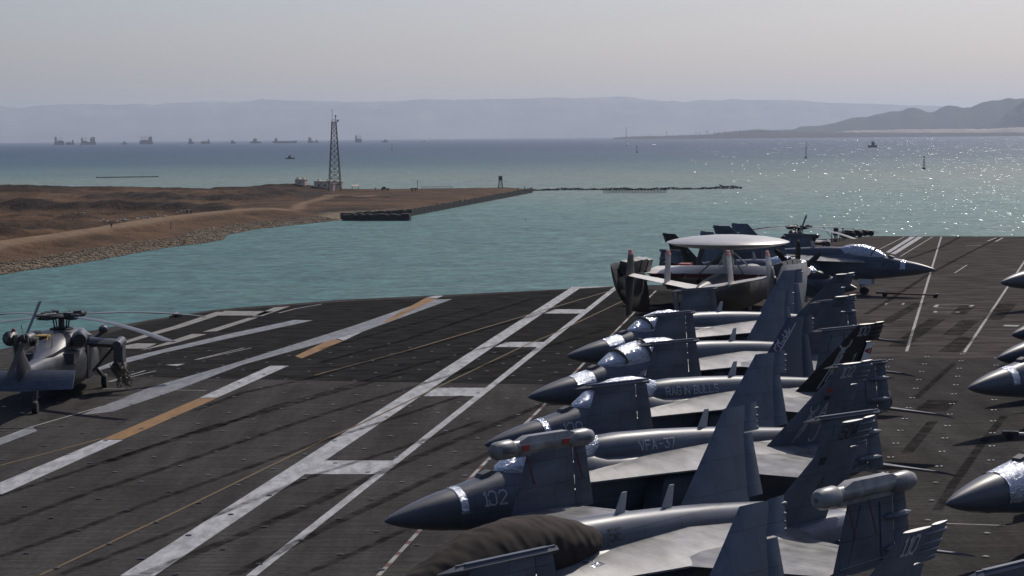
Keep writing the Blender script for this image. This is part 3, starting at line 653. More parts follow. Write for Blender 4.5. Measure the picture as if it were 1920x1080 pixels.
JN['207'] = make_jet('grey jet numbered 207 under a long foil canopy cover with two straps', .56, 73.63, 39.31, ROW, two=True, modex='207', modex_m='dark_mark', tail_num='207', band='wide', blades=(10.6,))
JN['100'] = make_jet('jet numbered 100 with a black bull tail and lettering along its spine', -.91, 62.16, 36.8, ROW, modex='100', tail_num='100', tail_m='black', far_tail_m='navy', spine="RAGIN'", spine_s=7.05, extra=x100, blades=(10.4,))
decal('fuselage_lettering', strokes('BULLS', .25, w=.85), cached('bodybv', None), (8.42, -3, 2.90), (1, 0, -.025), (0, 0, 1), (0, 1, 0), M['grey_mark'], JN['100'])
JN['102'] = make_jet('grey jet numbered 102 with a dark radome, nearest one showing its bare nose', -3.28, 49.78, 38.34, ROW, modex='102', tail_num='102', spine='VFA-37', spine_s=8.1, extra=x102, blades=(10.9,))
JN['504'] = make_jet('grey jet numbered 504 with brown canvas over its nose and bulky wingtip pods', -4.18, 36.55, 45.2, ROW, two=True, cover='canvas', modex=None, tail_num='504', modex_m='dark_mark', pods=True, extra=x504, blades=(9.0, 10.6), spine='5E', spine_s=8.2, spine_m='dark_mark')
JN['110'] = make_jet('grey jet numbered 110 mostly below the picture edge, only wingtip and tails showing', -5.44, 23.8, 44.38, ROW, tail_num='110', extra=x110)
# remove-before-flight streamers on the pods and red inserts
for sg, xs in ((-1, (10.75, 11.5)), (1, (10.9, 12.6))):
    for x in xs:
        mb = MB(); y = sg*4.72-.2; z = 3.95; L = .75
        mb.add([(x, y, z), (x+.04, y, z), (x+.30, y-.03, z-L), (x+.25, y-.03, z-L)], [(0, 1, 2, 3)]); mb.add([(x, y-.012, z), (x+.04, y-.012, z), (x+.30, y-.042, z-L), (x+.25, y-.042, z-L)], [(3, 2, 1, 0)])
        mb.build('red_streamer', M['dark_red'], JN['504'], 0)
for x in (10.95, 12.35):
    MB().box((x, 4.72-.17, 4.12), (.22, .02, .14)).build('red_patch', M['red'], JN['504'], 0)
w_ = wing_mb(-1).bvh(); J5 = JN['504']; bpy.context.view_layer.update(); inv = J5.matrix_world.inverted()
for q4, nm, mm in (([(1083, 1053), (1102, 1048), (1133, 1057), (1113, 1065)], 'foil_hatch', 'foil'), ([(1080, 1053.5), (1102, 1046.5), (1137, 1057), (1113, 1067)], 'hatch_frame', 'dark_under')):
    ps = []
    for px, py in q4:
        o0 = inv @ Vector((0, 0, CAM_H)); d0 = (inv @ at(px, py)) - o0; hh_ = w_.ray_cast(o0, d0.normalized())
        if hh_[0]: ps.append(hh_[0]+Vector((0, 0, .012 if nm == 'foil_hatch' else .006)))
    if len(ps) == 4: MB().add(ps, [(0, 1, 2, 3)]).build(nm, M[mm], J5, 0)
# bow row, noses to the left, running out of the picture to the right
BOW = 'fighter jets along the right edge with only noses showing'
def nosepos(px, py): p = at(px, py, 1.92); return p.x, p.y
for (px, py, yw, band, lab) in ((1876, 530, 38, None, 'plain dark radome of the farthest jet entering at the right edge'), (1897, 628, 38, None, 'small radome tip at the right edge, second farthest jet there'), (1870, 672, 38, None, 'dark pointed radome at the right edge just above the jet with a foil band'),
                               (1815, 728, 38, 'mid', 'grey jet nose at the right edge with a narrow foil band'), (1773, 945, 40, 'full', 'jet nose at the right edge wrapped in foil behind its radome')):
    x, y = nosepos(px, py)
    j = make_jet(lab, x, y, yw, BOW, band='mid' if band else None, two=False)
    if band == 'full':
        bv = cached('bodybv', None); mb = MB(); rs = []
        for i in range(15):
            s = 2.04+1.5*i/14; r = []
            for k in range(25):
                a = R(-115)+R(230)*k/24; d = Vector((0, math.sin(a), math.cos(a))); h = bv.ray_cast(Vector((s, 0, 1.98))+d*3, -d); r.append(h[0]+d*(.02+.015*math.sin(i*2.1+k*1.3)))
            rs.append(r)
        mb.rings(rs, False, False); mb.build('foil_wrap', M['foil'], j, 70)
A_ = Vector((math.cos(R(40)), math.sin(R(40)), 0)); F_ = Vector((-math.sin(R(40)), math.cos(R(40)), 0))
p = at(1800, 1088, 3.97) - A_*10.3 - F_*4.69
make_jet('jet at the lower right corner showing only its folded wingtip rail', p.x, p.y, 40, BOW)
# jets beyond the radar plane, noses to the right
FAR = 'fighter jets beyond the radar plane with noses to the right'
def farjet(nose, tail, lab, **k):
    n = at(*nose, 1.92); t = at(*tail, 4.95); d = (t-n); yw = math.degrees(math.atan2(d.y, d.x))
    return make_jet(lab, n.x, n.y, yw, FAR, **k)
# these show the right-hand side, so their numbers go on that side
def side_number(J, txt, m):
    bb = cached('bodybv', None)
    decal('nose_number', strokes(txt, .34, w=.8), bb, (3.75, 3, 2.06), (-1, 0, 0), (0, 0, 1), (0, -1, 0), M[m], J)
j407 = farjet((1754, 506), (1364, 420), 'grey jet with its nose to the right, numbered 407, foil canopy cover', band='mid'); side_number(j407, '407', 'dark_mark')
farjet((1607, 541), (1312, 436), 'jet with striped foil cockpit cover seen behind the black propeller', band=None, tail_m='tail', far_tail_m='black', two=True)
# ------------------------------------------------------------------ radar plane (local x aft from the rotodome axis, z up)
def make_radar_plane():
    P = thing('radar_plane', 'propeller radar plane with a big pale rotating dome on top and folded wings', 'radar plane', (12.9, 118.6, 0), R(-109))
    mb = MB(); rs = []
    for s, hw, zb, zt in ((-9.4, .08, 1.75, 1.95), (-9.1, .45, 1.4, 2.3), (-8.5, .8, 1.15, 2.7), (-7.6, 1.02, 1.0, 3.2), (-6.8, 1.1, .95, 3.5), (-5.5, 1.12, .95, 3.55), (0, 1.12, .95, 3.5), (3.0, 1.0, 1.2, 3.45), (5.5, .62, 1.9, 3.3), (7.2, .28, 2.5, 3.15), (7.9, .06, 2.75, 2.95)):
        rs.append(ell(s, hw, zb, zt, (zb+zt)/2, 24))
    mb.rings(rs); f = mb.build('fuselage', M['dark_under'], P, 50)
    g = MB()
    for sg in (-1, 1): g.box((-7.0, sg*1.02, 3.0), (.9, .16, .42)); 
    g.box((-7.7, 0, 3.12), (.35, 1.1, .3)); g.build('cockpit_window', M['glass'], f, 0)
    mb = MB(); mb.foils([((-2.2, -4.6, 3.45), (1.6, -4.6, 3.40), (0, 0, 1), .5), ((-2.3, 0, 3.55), (1.8, 0, 3.45), (0, 0, 1), .55), ((-2.2, 4.6, 3.45), (1.6, 4.6, 3.40), (0, 0, 1), .5)], 8)
    w = mb.build('wing_center', M['cream'], P, 40)
    mb = MB()
    for y0, y1 in ((-4.3, -2.3), (-2.1, -.4), (.4, 2.1), (2.3, 4.3)): mb.box((1.75, (y0+y1)/2, 3.30), (.5, y1-y0, .22))
    mb.build('flap_well', M['dark_red'], w, 0)
    for sg in (-1, 1):
        mb = MB(); rs = []
        for s, r, zc in ((-4.6, .30, 3.0), (-4.3, .50, 2.98), (-3.2, .66, 2.95), (-1, .70, 2.95), (1.0, .60, 3.0), (2.6, .32, 3.1)): rs.append(ell(s, r*.85, zc-r, zc+r*.9, zc, 18))
        for r in rs:
            for i, q in enumerate(r): r[i] = (q[0], q[1]+sg*3.2, q[2])
        n = mb.rings(rs).build('engine_nacelle', M['dark_under'], P, 50)
        MB().box((-2.4, sg*3.2, 3.62), (.9, .7, .28)).build('intake_plug', M['red'], n, 0)
        mb = MB(); mb.lathe([(.02, -5.15), (.16, -5.0), (.24, -4.75), (.26, -4.6)], (0, sg*3.2, 3.0), 'X', 14); h = mb.build('propeller', M['prop'], P, 40)
        for k in range(8):
            a = 2*math.pi*k/8 + (.12 if sg > 0 else .35); d = Vector((0, math.sin(a), math.cos(a))); t = Vector((.5, d.z*.85, -d.y*.85)); c = Vector((-4.8, sg*3.2, 3.0)); secs = []
            for r_, ch in ((.2, .18), (.5, .30), (1.0, .44), (1.6, .42), (1.95, .30), (2.05, .10)):
                sw = Vector((.10*(r_/2)**2, 0, 0)) + t*(-.16*(r_/2.05)**2); q = c+d*r_+sw
                secs.append((q-t*ch/2, q+t*ch/2, t.cross(d), .05))
            b = MB().foils(secs, 4).build('propeller_blade', M['prop'], h, 40)
            q = c+d*1.99+t*(-.15); MB().foils([(q-t*.11, q+t*.11, t.cross(d), .06), (q+d*.14-t*.05, q+d*.14+t*.05, t.cross(d), .04)], 2).build('yellow_tip', M['yellow'], h, 0) if k % 2 == 0 else None
    # folded wings: lying back along the fuselage, chord upright
    for sg in (-1, 1):
        mb = MB(); y0, y1 = sg*4.75, sg*4.55; ln = .42*sg
        mb.foils([((1.5, y0-ln*.5, 1.0), (1.5, y0+ln*.6, 4.2), (0, 1, .2), .5), ((4.5, y0-ln*.5, 1.35), (4.5, y0+ln*.6, 4.25), (0, 1, .2), .42), ((7.6, y1-ln*.5, 2.15), (7.6, y1+ln*.9, 4.4), (0, 1, .2), .32), ((8.3, y1-ln*.1, 2.8), (8.3, y1+ln*.8, 4.35), (0, 1, .2), .16)], 8)
        o = mb.build('folded_wing', M['dark_under'] if sg < 0 else M['plane_white'], P, 40)  # left wing's backlit shade is put into its darker paint
        mb = MB()
        for s, wd, z in ((2.2, 1.0, 4.2), (3.5, 1.2, 4.3), (5.0, 1.25, 4.32), (6.4, 1.2, 4.3)):
            mb.box((s, y0-sg*.25, z-.25), (wd, .55, .75), rot=Matrix.Rotation(R(14*sg), 3, 'X'))
        mb.build('wing_flap', M['dark_under'], o, 0)
    # rotodome on its pylon
    prof = [(.05, -.42), (1.2, -.40), (2.4, -.30), (3.2, -.16), (3.58, -.05), (3.66, 0), (3.58, .05), (3.2, .16), (2.4, .30), (1.2, .40), (.05, .42)]
    MB().lathe(prof, (0, 0, 5.22), n=64).build('rotodome', M['dome'], P, 60)
    mb = MB(); mb.foils([((-.55, 0, 3.4), (.55, 0, 3.4), (0, 1, 0), .75), ((-.5, 0, 4.9), (.5, 0, 4.9), (0, 1, 0), .6)], 6)
    py = mb.build('dome_pylon', M['plane_white'], P, 40)
    mb = MB()
    for x, y in ((1.8, -1.3), (1.8, 1.3), (-1.8, -1.1), (-1.8, 1.1)): mb.tube([(x, y, 3.45), (.1*x, .1*y, 4.75)], .05, 6)
    mb.build('pylon_strut', M['steel'], py)
    # tailplane with four fins
    for sg in (-1, 1):
        t = MB().foils([((5.9, 0, 2.95), (7.9, 0, 2.92), (0, -.19*sg, 1), .24), ((6.2, sg*1.9, 3.3), (7.85, sg*1.9, 3.27), (0, -.19*sg, 1), .2), ((6.5, sg*4.0, 3.70), (7.8, sg*4.0, 3.68), (0, -.19*sg, 1), .14)], 6).build('tailplane', M['plane_white'], P, 40)
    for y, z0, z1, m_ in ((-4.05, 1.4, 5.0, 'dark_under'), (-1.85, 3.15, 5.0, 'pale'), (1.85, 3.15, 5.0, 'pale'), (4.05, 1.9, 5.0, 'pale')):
        mid = 3.6
        secs = [((6.6 if z0 > 3 else 6.9, y, z0), (8.0, y, z0), (0, 1, 0), .12)] + ([((6.2, y, mid), (8.2, y, mid), (0, 1, 0), .22)] if z0 < 3 else []) + [((7.0, y-.12*math.copysign(1, y), z1-.12), (8.0, y-.12*math.copysign(1, y), z1-.12), (0, 1, 0), .20)]
        fn = MB().foils(secs, 6).build('tail_fin', M[m_], P, 40)
        MB().foils([((6.98, y-.12*math.copysign(1, y), z1-.13), (8.02, y-.12*math.copysign(1, y), z1-.13), (0, 1, 0), .23), ((7.3, y-.12*math.copysign(1, y), z1+.16), (7.9, y-.12*math.copysign(1, y), z1+.16), (0, 1, 0), .14)], 5).build('fin_tip', M['pale_red'], fn, 30)
    # undercarriage and arrestor gear, mostly in shade
    mb = MB()
    for sg in (-1, 1): mb.tube([(.2, sg*3.1, 2.4), (.2, sg*3.1, .45)], .12, 8); mb.tube([(-6.3, 0, 1.2), (-6.2, 0, .4)], .1, 8); mb.tube([(1.6, sg*3, 2.4), (.3, sg*3.1, .8)], .06, 6)
    g = mb.build('undercarriage', M['white'], P)
    for x, y, r in ((.2, 3.1, .5), (.2, -3.1, .5), (-6.2, .18, .32), (-6.2, -.18, .32)): wheel_mb((x, y, r), r, .3).build('wheel', M['rubber'], g)
make_radar_plane()

# ------------------------------------------------------------------ helicopters (local x aft from the rotor mast, -y left)
def make_helo(label, X, Y, yaw, rot0=44):
    H = thing('helicopter', label, 'helicopter', (X, Y, 0), R(yaw), 'grey naval helicopters on the deck')
    mb = MB(); rs = []
    for s, hw, zb, zt, e in ((-5.1, .25, .75, 1.2, .8), (-4.8, .62, .55, 1.55, .8), (-4.2, .95, .45, 2.0, .7), (-3.2, 1.12, .42, 2.35, .65), (-1.5, 1.16, .42, 2.42, .6), (1.0, 1.16, .44, 2.42, .6), (2.4, 1.10, .55, 2.40, .6), (3.3, .86, .9, 2.35, .7), (4.2, .56, 1.2, 2.28, .8), (6.0, .42, 1.45, 2.25, .85), (7.6, .32, 1.62, 2.22, .9), (8.9, .2, 1.75, 2.2, 1)):
        r = []
        for k in range(26):
            a = 2*math.pi*k/26; c, q = math.cos(a), math.sin(a); zc, hh = (zb+zt)/2, (zt-zb)/2
            r.append((s, hw*math.copysign(abs(q)**e, q), zc+hh*math.copysign(abs(c)**e, c)))
        rs.append(r)
    body = mb.rings(rs).build('fuselage', M['helo'], H, 45)
    mb = MB(); rs = []                                    # engine and gearbox deck
    for s, hw, zt in ((-3.0, .5, 2.45), (-2.4, .95, 2.72), (-1.2, 1.05, 2.98), (.3, 1.02, 3.02), (1.6, .9, 2.95), (2.6, .7, 2.78), (4.2, .42, 2.42), (5.4, .2, 2.25)):
        rs.append([(s, -hw, 2.2), (s, -hw*1.02, 2.2+(zt-2.2)*.55), (s, -hw*.75, zt-.06), (s, -hw*.3, zt), (s, hw*.3, zt), (s, hw*.75, zt-.06), (s, hw*1.02, 2.2+(zt-2.2)*.55), (s, hw, 2.2)])
    mb.rings(rs).build('engine_deck', M['helo'], H, 40)
    for sg in (-1, 1):
        mb = MB(); mb.tube([(.4, sg*.95, 2.72), (1.4, sg*1.05, 2.72), (2.3, sg*1.22, 2.70)], [.30, .34, .30], 14); e = mb.build('exhaust', M['helo'], H, 50)
        mb = MB(); mb.tube([(2.2, sg*1.19, 2.70), (2.33, sg*1.23, 2.70)], .27, 14); mb.build('exhaust_opening', M['black'], e, 30)
        MB().box((2.6, sg*.86, 1.98), (1.4, .55, .5)).build('exhaust_shadow_bay', M['helo_dark'], H, 0)  # solid dark box painting in the shadow of the recess below the exhaust
        MB().box((-.7, sg*1.165, 1.45), (1.7, .03, 1.5)).build('cabin_door', M['helo'], H, 0)
        g = MB().box((-3.55, sg*1.02, 1.75), (.9, .2, .65)).build('side_window', M['glass'], H, 0)
        mb = MB(); mb.tube([(-2.2, sg*1.0, 1.1), (-2.4, sg*1.42, .55), (-2.35, sg*1.45, .34)], .08, 8); mg = mb.build('main_gear', M['helo_dark'], H)
        wheel_mb((-2.35, sg*1.5, .33), .33, .24).build('wheel', M['rubber'], mg)
    # stub wing with stores on the starboard side
    for sg in ((1,) if True else ()):
        mb = MB(); mb.foils([((-1.6, sg*1.1, 2.28), (-.5, sg*1.1, 2.28), (0, 0, 1), .5), ((-1.45, sg*2.4, 2.2), (-.55, sg*2.4, 2.2), (0, 0, 1), .42)], 6)
        mb.tube([(-1.2, sg*1.15, .9), (-1.1, sg*2.2, 2.1)], .06, 8); st = mb.build('stub_wing', M['helo'], H, 40)
        mb = MB(); mb.tube([(-1.6, sg*2.45, 2.25), (-.2, sg*2.45, 2.2)], [.24, .2], 12); mb.box((-1.0, sg*2.45, 1.75), (.9, .42, .9)); mb.build('pylon', M['helo'], st, 40)
        mb = MB()
        for a in range(7):
            q = (0, 0) if a == 6 else (.19*math.cos(a*1.047), .19*math.sin(a*1.047)); mb.tube([(-1.7, sg*2.42+q[0], 1.12+q[1]), (-.25, sg*2.42+q[0], 1.12+q[1])], .09, 8)
        mb.tube([(-1.2, sg*2.42, 1.12), (-.7, sg*2.42, 1.12)], .33, 12); mb.build('rocket_launcher', M['helo_dark'], st, 30)
        mb = MB(); rnd = random.Random(2)
        for k in range(22): mb.tube([(-.25+rnd.uniform(-.2, .1), sg*2.42+rnd.uniform(-.3, .3), 1.3+rnd.uniform(-.4, .2)), (-.05, sg*2.8+rnd.uniform(-.35, .35), .9+rnd.uniform(-.3, .1)), (.0, sg*2.8+rnd.uniform(-.4, .4), .45+rnd.uniform(-.2, .3))], .025, 5)
        mb.build('tie_down_strap', M['strap'], st, 0)
        MB().lathe([(.05, -.22), (.2, -.12), (.24, 0), (.2, .12), (.05, .22)], (-2.6, sg*1.45, 2.72), n=12).tube([(-2.6, sg*1.0, 2.3), (-2.6, sg*1.45, 2.6)], .08, 8).build('sensor_ball', M['helo'], H)
    # tail pylon, stabilator, tail wheel
    def yl(z): return 0
    MB().foils([((6.9, 0, 1.85), (9.3, 0, 1.65), (0, 1, 0), .55), ((8.5, 0, 2.7), (9.8, 0, 2.7), (0, 1, 0), .46), ((9.35, 0, 3.45), (10.15, 0, 3.45), (0, 1, 0), .34), ((9.5, 0, 3.72), (10.1, 0, 3.72), (0, 1, 0), .2)], 6).build('tail_pylon', M['helo'], H, 40)
    MB().tube([(9.2, -.12, 3.55), (9.45, -.2, 3.56), (9.8, -.22, 3.56), (10.15, -.15, 3.55)], [.1, .3, .32, .1], 12).build('gearbox_fairing', M['helo_dark'], H)
    MB().lathe([(.05, 3.72), (.09, 3.76), (.07, 3.95), (.02, 3.98)], (9.7, -.1, 0), n=8).build('beacon', M['red'], H)
    MB().foils([((8.8, -2.2, 2.12), (9.5, -2.2, 1.42), (.7, 0, .7), .12), ((8.7, 0, 2.15), (9.6, 0, 1.35), (.7, 0, .7), .18), ((8.8, 2.2, 2.12), (9.5, 2.2, 1.42), (.7, 0, .7), .12)], 6).build('stabilator', M['jet'], H, 40)
    mb = MB(); mb.tube([(5.6, 0, 1.6), (6.1, 0, .9), (6.3, 0, .3)], [.12, .1, .08], 8); mb.tube([(6.8, 0, 1.7), (6.25, 0, .7)], .06, 6); tw = mb.build('tail_gear', M['helo_dark'], H); wheel_mb((6.35, 0, .27), .27, .24).build('wheel', M['rubber'], tw)
    # tail rotor: four blades on a canted hub
    c = Vector((9.75, .36, 3.55)); cant = Matrix.Rotation(R(-20), 3, 'X')
    tr = MB().lathe([(.16, -.15), (.2, 0), (.16, .15)], c, 'Y', 10).tube([c, c-Vector((0, .4, 0))], .12, 8).build('tail_rotor', M['helo_dark'], H)
    for k in range(4):
        a = math.pi/2*k+R(-22); d = cant @ Vector((math.sin(a), 0, math.cos(a))); t = cant @ Vector((math.cos(a), 0, -math.sin(a))); nn = cant @ Vector((0, 1, 0)); tt = (t*.85+nn*.5).normalized()
        MB().foils([(c+d*.25-tt*.14, c+d*.25+tt*.14, nn, .05), (c+d*1.68-tt*.16, c+d*1.68+tt*.14, nn, .03)], 4).build('tail_rotor_blade', M['blade'], tr, 30)
    # main rotor
    mb = MB(); mb.tube([(0, 0, 2.9), (0, 0, 3.75)], .14, 10); mb.lathe([(.5, 2.98), (.55, 3.05), (.3, 3.12)], n=14); mb.lathe([(.15, 3.5), (.55, 3.52), (.6, 3.6), (.5, 3.68), (.15, 3.72)], n=16)
    for k in range(4): a = R(45+90*k); mb.tube([(.35*math.cos(a), .35*math.sin(a), 3.0), (.45*math.cos(a), .45*math.sin(a), 3.5)], .035, 6)
    hub = mb.build('rotor_head', M['helo_dark'], H)
    for k in range(4):
        a = R(rot0+90*k); d = Vector((math.cos(a), math.sin(a), 0)); t = Vector((-d.y, d.x, 0)); up = Vector((0, 0, 1)); Q = lambda r: Vector((0, 0, 3.62-.0125*max(0, r-1)**2))+d*r
        mb = MB(); mb.tube([Q(.3), Q(.8), Q(1.25)], [.16, .17, .11], 8); mb.box(Q(.95)+t*.2, (.3, .3, .2), rz=a); mb.box(Q(.75)-t*.18+up*.1, (.35, .14, .18), rz=a); mb.tube([Q(.5)+t*.3, Q(1.2)+t*.22], .06, 6); mb.tube([Q(.4)+up*.14, Q(1.35)+up*.08], .05, 6)
        mb.build('blade_cuff', M['helo_dark'], hub, 30)
        secs = [(Q(r)-t*.27*(1 if r > 1.6 else .6), Q(r)+t*.26*(1 if r > 1.6 else .6), up, .07) for r in (1.25, 1.7, 3, 4.5, 6, 7.3, 8.0)]
        secs.append((Q(8.25)+t*.02, Q(8.25)+t*.34, up, .04))
        MB().foils(secs, 4).build('rotor_blade', M['blade'], hub, 30)
    mb = MB(); mb.tube([(3.6, .25, 2.55), (3.5, .25, 2.9)], .03, 6); mb.tube([(2.9, -.1, 2.78), (2.6, -.1, 3.0), (2.4, -.1, 2.82)], .03, 6); mb.lathe([(.34, 2.78), (.32, 2.84), (.05, 2.85)], (2.0, -.45, 0.1), n=14); mb.build('antenna', M['yellow'], H)
    return H
make_helo('grey helicopter at the left edge seen from behind, its rotor blades spread', -20.6, 90.6, -88)
make_helo('grey helicopter in the distance behind the rotodome, its tail rotor against the water', 24.7, 171, -100, 35)
# ------------------------------------------------------------------ sea
def sea_mat():
    m, nt, lk, b = nodemat('sea_water'); tc = N(nt, 'ShaderNodeTexCoord')
    sp = N(nt, 'ShaderNodeSeparateXYZ'); lk.new(tc.outputs['Object'], sp.inputs[0])
    def mp(sc, st=(1, 1, 1), det=4, dist=0, rg=.55):
        q = N(nt, 'ShaderNodeMapping'); q.inputs['Scale'].default_value = st; lk.new(tc.outputs['Object'], q.inputs[0])
        n = N(nt, 'ShaderNodeTexNoise'); n.inputs['Scale'].default_value = sc; n.inputs['Detail'].default_value = det; n.inputs['Roughness'].default_value = rg; n.inputs['Distortion'].default_value = dist; lk.new(q.outputs[0], n.inputs['Vector']); return n.outputs['Fac']
    def math_(op, a, b_=None):
        x = N(nt, 'ShaderNodeMath', operation=op)
        for i, v in enumerate((a, b_)):
            if v is None: continue
            if isinstance(v, (int, float)): x.inputs[i].default_value = v
            else: lk.new(v, x.inputs[i])
        return x.outputs[0]
    # bottom colour by place: teal channel, pale sandbank beyond the spit, deep blue gulf
    warp = mp(.0016, (1, 1, 1), 5); big = mp(.012, (.5, 1.4, 1), 6)
    yv = math_('ADD', sp.outputs['Y'], math_('MULTIPLY', math_('SUBTRACT', warp, .5), 900)); yv = math_('ADD', yv, math_('MULTIPLY', math_('SUBTRACT', big, .5), 160))
    t = math_('DIVIDE', math_('LOGARITHM', math_('MAXIMUM', yv, 50), 10), 1.0)      # log10 of the distance
    r = N(nt, 'ShaderNodeValToRGB'); mr = N(nt, 'ShaderNodeMapRange'); mr.inputs[1].default_value = 2.3; mr.inputs[2].default_value = 4.3; lk.new(t, mr.inputs[0]); lk.new(mr.outputs[0], r.inputs[0])
    E_ = r.color_ramp.elements; P = lambda d: (math.log10(d)-2.3)/2.0
    cols = [(200, (.040, .118, .108)), (600, (.056, .138, .128)), (900, (.085, .172, .155)), (1130, (.135, .195, .175)), (1500, (.14, .19, .165)), (1900, (.085, .145, .145)), (2600, (.038, .085, .115)), (5000, (.016, .05, .10)), (16000, (.012, .037, .085))]
    E_[0].position = P(cols[0][0]); E_[0].color = (*cols[0][1], 1); E_[1].position = P(cols[-1][0]); E_[1].color = (*cols[-1][1], 1)
    for d, c in cols[1:-1]: e = E_.new(P(d)); e.color = (*c, 1)
    n4 = mp(.5, (.5, .55, 1), 6); rr = N(nt, 'ShaderNodeMapRange'); rr.inputs[1].default_value = .3; rr.inputs[2].default_value = .7; rr.inputs[3].default_value = .55; rr.inputs[4].default_value = 1.45; lk.new(n4, rr.inputs[0])  # light and dark of the wavelets painted into the water colour
    mx = N(nt, 'ShaderNodeMix', data_type='RGBA', blend_type='MULTIPLY'); mx.inputs[0].default_value = 1; lk.new(r.outputs[0], mx.inputs[6]); lk.new(rr.outputs[0], mx.inputs[7]); lk.new(mx.outputs[2], b.inputs['Base Color'])
    b.inputs['Roughness'].default_value = .13; b.inputs['IOR'].default_value = 1.33; b.inputs['Specular IOR Level'].default_value = .04
    # wave facets: slopes of short chop riding on longer waves, the same at every distance
    def slope(sc, st, amp, det):
        q = N(nt, 'ShaderNodeMapping'); q.inputs['Scale'].default_value = st; lk.new(tc.outputs['Object'], q.inputs[0])
        n = N(nt, 'ShaderNodeTexNoise'); n.inputs['Scale'].default_value = sc; n.inputs['Detail'].default_value = det; n.inputs['Roughness'].default_value = .6; lk.new(q.outputs[0], n.inputs['Vector'])
        s1 = N(nt, 'ShaderNodeVectorMath', operation='SUBTRACT'); lk.new(n.outputs['Color'], s1.inputs[0]); s1.inputs[1].default_value = (.5, .5, .5)
        s2 = N(nt, 'ShaderNodeVectorMath', operation='MULTIPLY'); lk.new(s1.outputs[0], s2.inputs[0]); s2.inputs[1].default_value = (amp, amp, 0); return s2.outputs[0]
    a1 = slope(.10, (.6, 1, 1), SEA_WAVE*.5, 2); a2 = slope(.8, (.7, 1, 1), SEA_WAVE, 3)
    v1 = N(nt, 'ShaderNodeVectorMath', operation='ADD'); lk.new(a1, v1.inputs[0]); lk.new(a2, v1.inputs[1])
    v2 = N(nt, 'ShaderNodeVectorMath', operation='ADD'); lk.new(v1.outputs[0], v2.inputs[0]); v2.inputs[1].default_value = (0, 0, 1)
    v3 = N(nt, 'ShaderNodeVectorMath', operation='NORMALIZE'); lk.new(v2.outputs[0], v3.inputs[0]); lk.new(v3.outputs[0], b.inputs['Normal'])
    g = N(nt, 'ShaderNodeBsdfGlossy'); g.inputs['Roughness'].default_value = .16; g.inputs['Color'].default_value = (1, 1, 1, 1)          # steep little crests that catch the sun
    def mixv(y0, y1, a, c):
        r = N(nt, 'ShaderNodeMapRange'); r.inputs[1].default_value = y0; r.inputs[2].default_value = y1; lk.new(sp.outputs['Y'], r.inputs[0])
        x = N(nt, 'ShaderNodeMix', data_type='VECTOR'); lk.new(r.outputs[0], x.inputs['Factor']); lk.new(a, x.inputs[4]); lk.new(c, x.inputs[5]); return x.outputs[1]
    st = mixv(1100, 1300, mixv(450, 520, slope(1.9, (1, .07, 1), SEA_GLINT, 1), slope(1.4, (1, .05, 1), SEA_GLINT, 1)), mixv(2400, 2700, slope(.8, (1, .030, 1), SEA_GLINT, 1), mixv(6000, 6500, slope(.4, (1, .014, 1), SEA_GLINT, 1), slope(.2, (1, .008, 1), SEA_GLINT, 1))))
    wx = N(nt, 'ShaderNodeMapRange'); wx.inputs[1].default_value = 20; wx.inputs[2].default_value = 300; wx.inputs[3].default_value = .72; wx.inputs[4].default_value = 1.0; lk.new(math_('ADD', sp.outputs['X'], math_('MULTIPLY', math_('SUBTRACT', warp, .5), 250)), wx.inputs[0])
    sc_ = N(nt, 'ShaderNodeVectorMath', operation='SCALE'); lk.new(st, sc_.inputs[0]); lk.new(wx.outputs[0], sc_.inputs['Scale']); st = sc_.outputs[0]; q1 = N(nt, 'ShaderNodeVectorMath', operation='ADD'); lk.new(st, q1.inputs[0]); q1.inputs[1].default_value = (0, 0, 1)
    q2 = N(nt, 'ShaderNodeVectorMath', operation='NORMALIZE'); lk.new(q1.outputs[0], q2.inputs[0]); lk.new(q2.outputs[0], g.inputs['Normal'])
    ms = N(nt, 'ShaderNodeMixShader'); ms.inputs[0].default_value = .03
    df = N(nt, 'ShaderNodeBsdfDiffuse'); lk.new(mx.outputs[2], df.inputs['Color']); lk.new(v3.outputs[0], df.inputs['Normal'])
    gw = N(nt, 'ShaderNodeBsdfGlossy'); gw.inputs['Roughness'].default_value = .30; lk.new(v3.outputs[0], gw.inputs['Normal']); m0 = N(nt, 'ShaderNodeMixShader'); m0.inputs[0].default_value = SEA_REFL; lk.new(df.outputs[0], m0.inputs[1]); lk.new(gw.outputs[0], m0.inputs[2])
    lk.new(m0.outputs[0], ms.inputs[1]); lk.new(g.outputs[0], ms.inputs[2])
    lk.new(ms.outputs[0], [n for n in nt if n.type == 'OUTPUT_MATERIAL'][0].inputs['Surface'])
    return m
SEA_WAVE = 1.1; SEA_GLINT = 2.2; SEA_REFL = .13
M['sea'] = sea_mat()
mb = MB(); L = 70000
mb.add([(-L, -2000, SEA), (L, -2000, SEA), (L, L, SEA), (-L, L, SEA)], [(0, 1, 2, 3)])
struct(mb.build('sea', M['sea'], smooth=0))

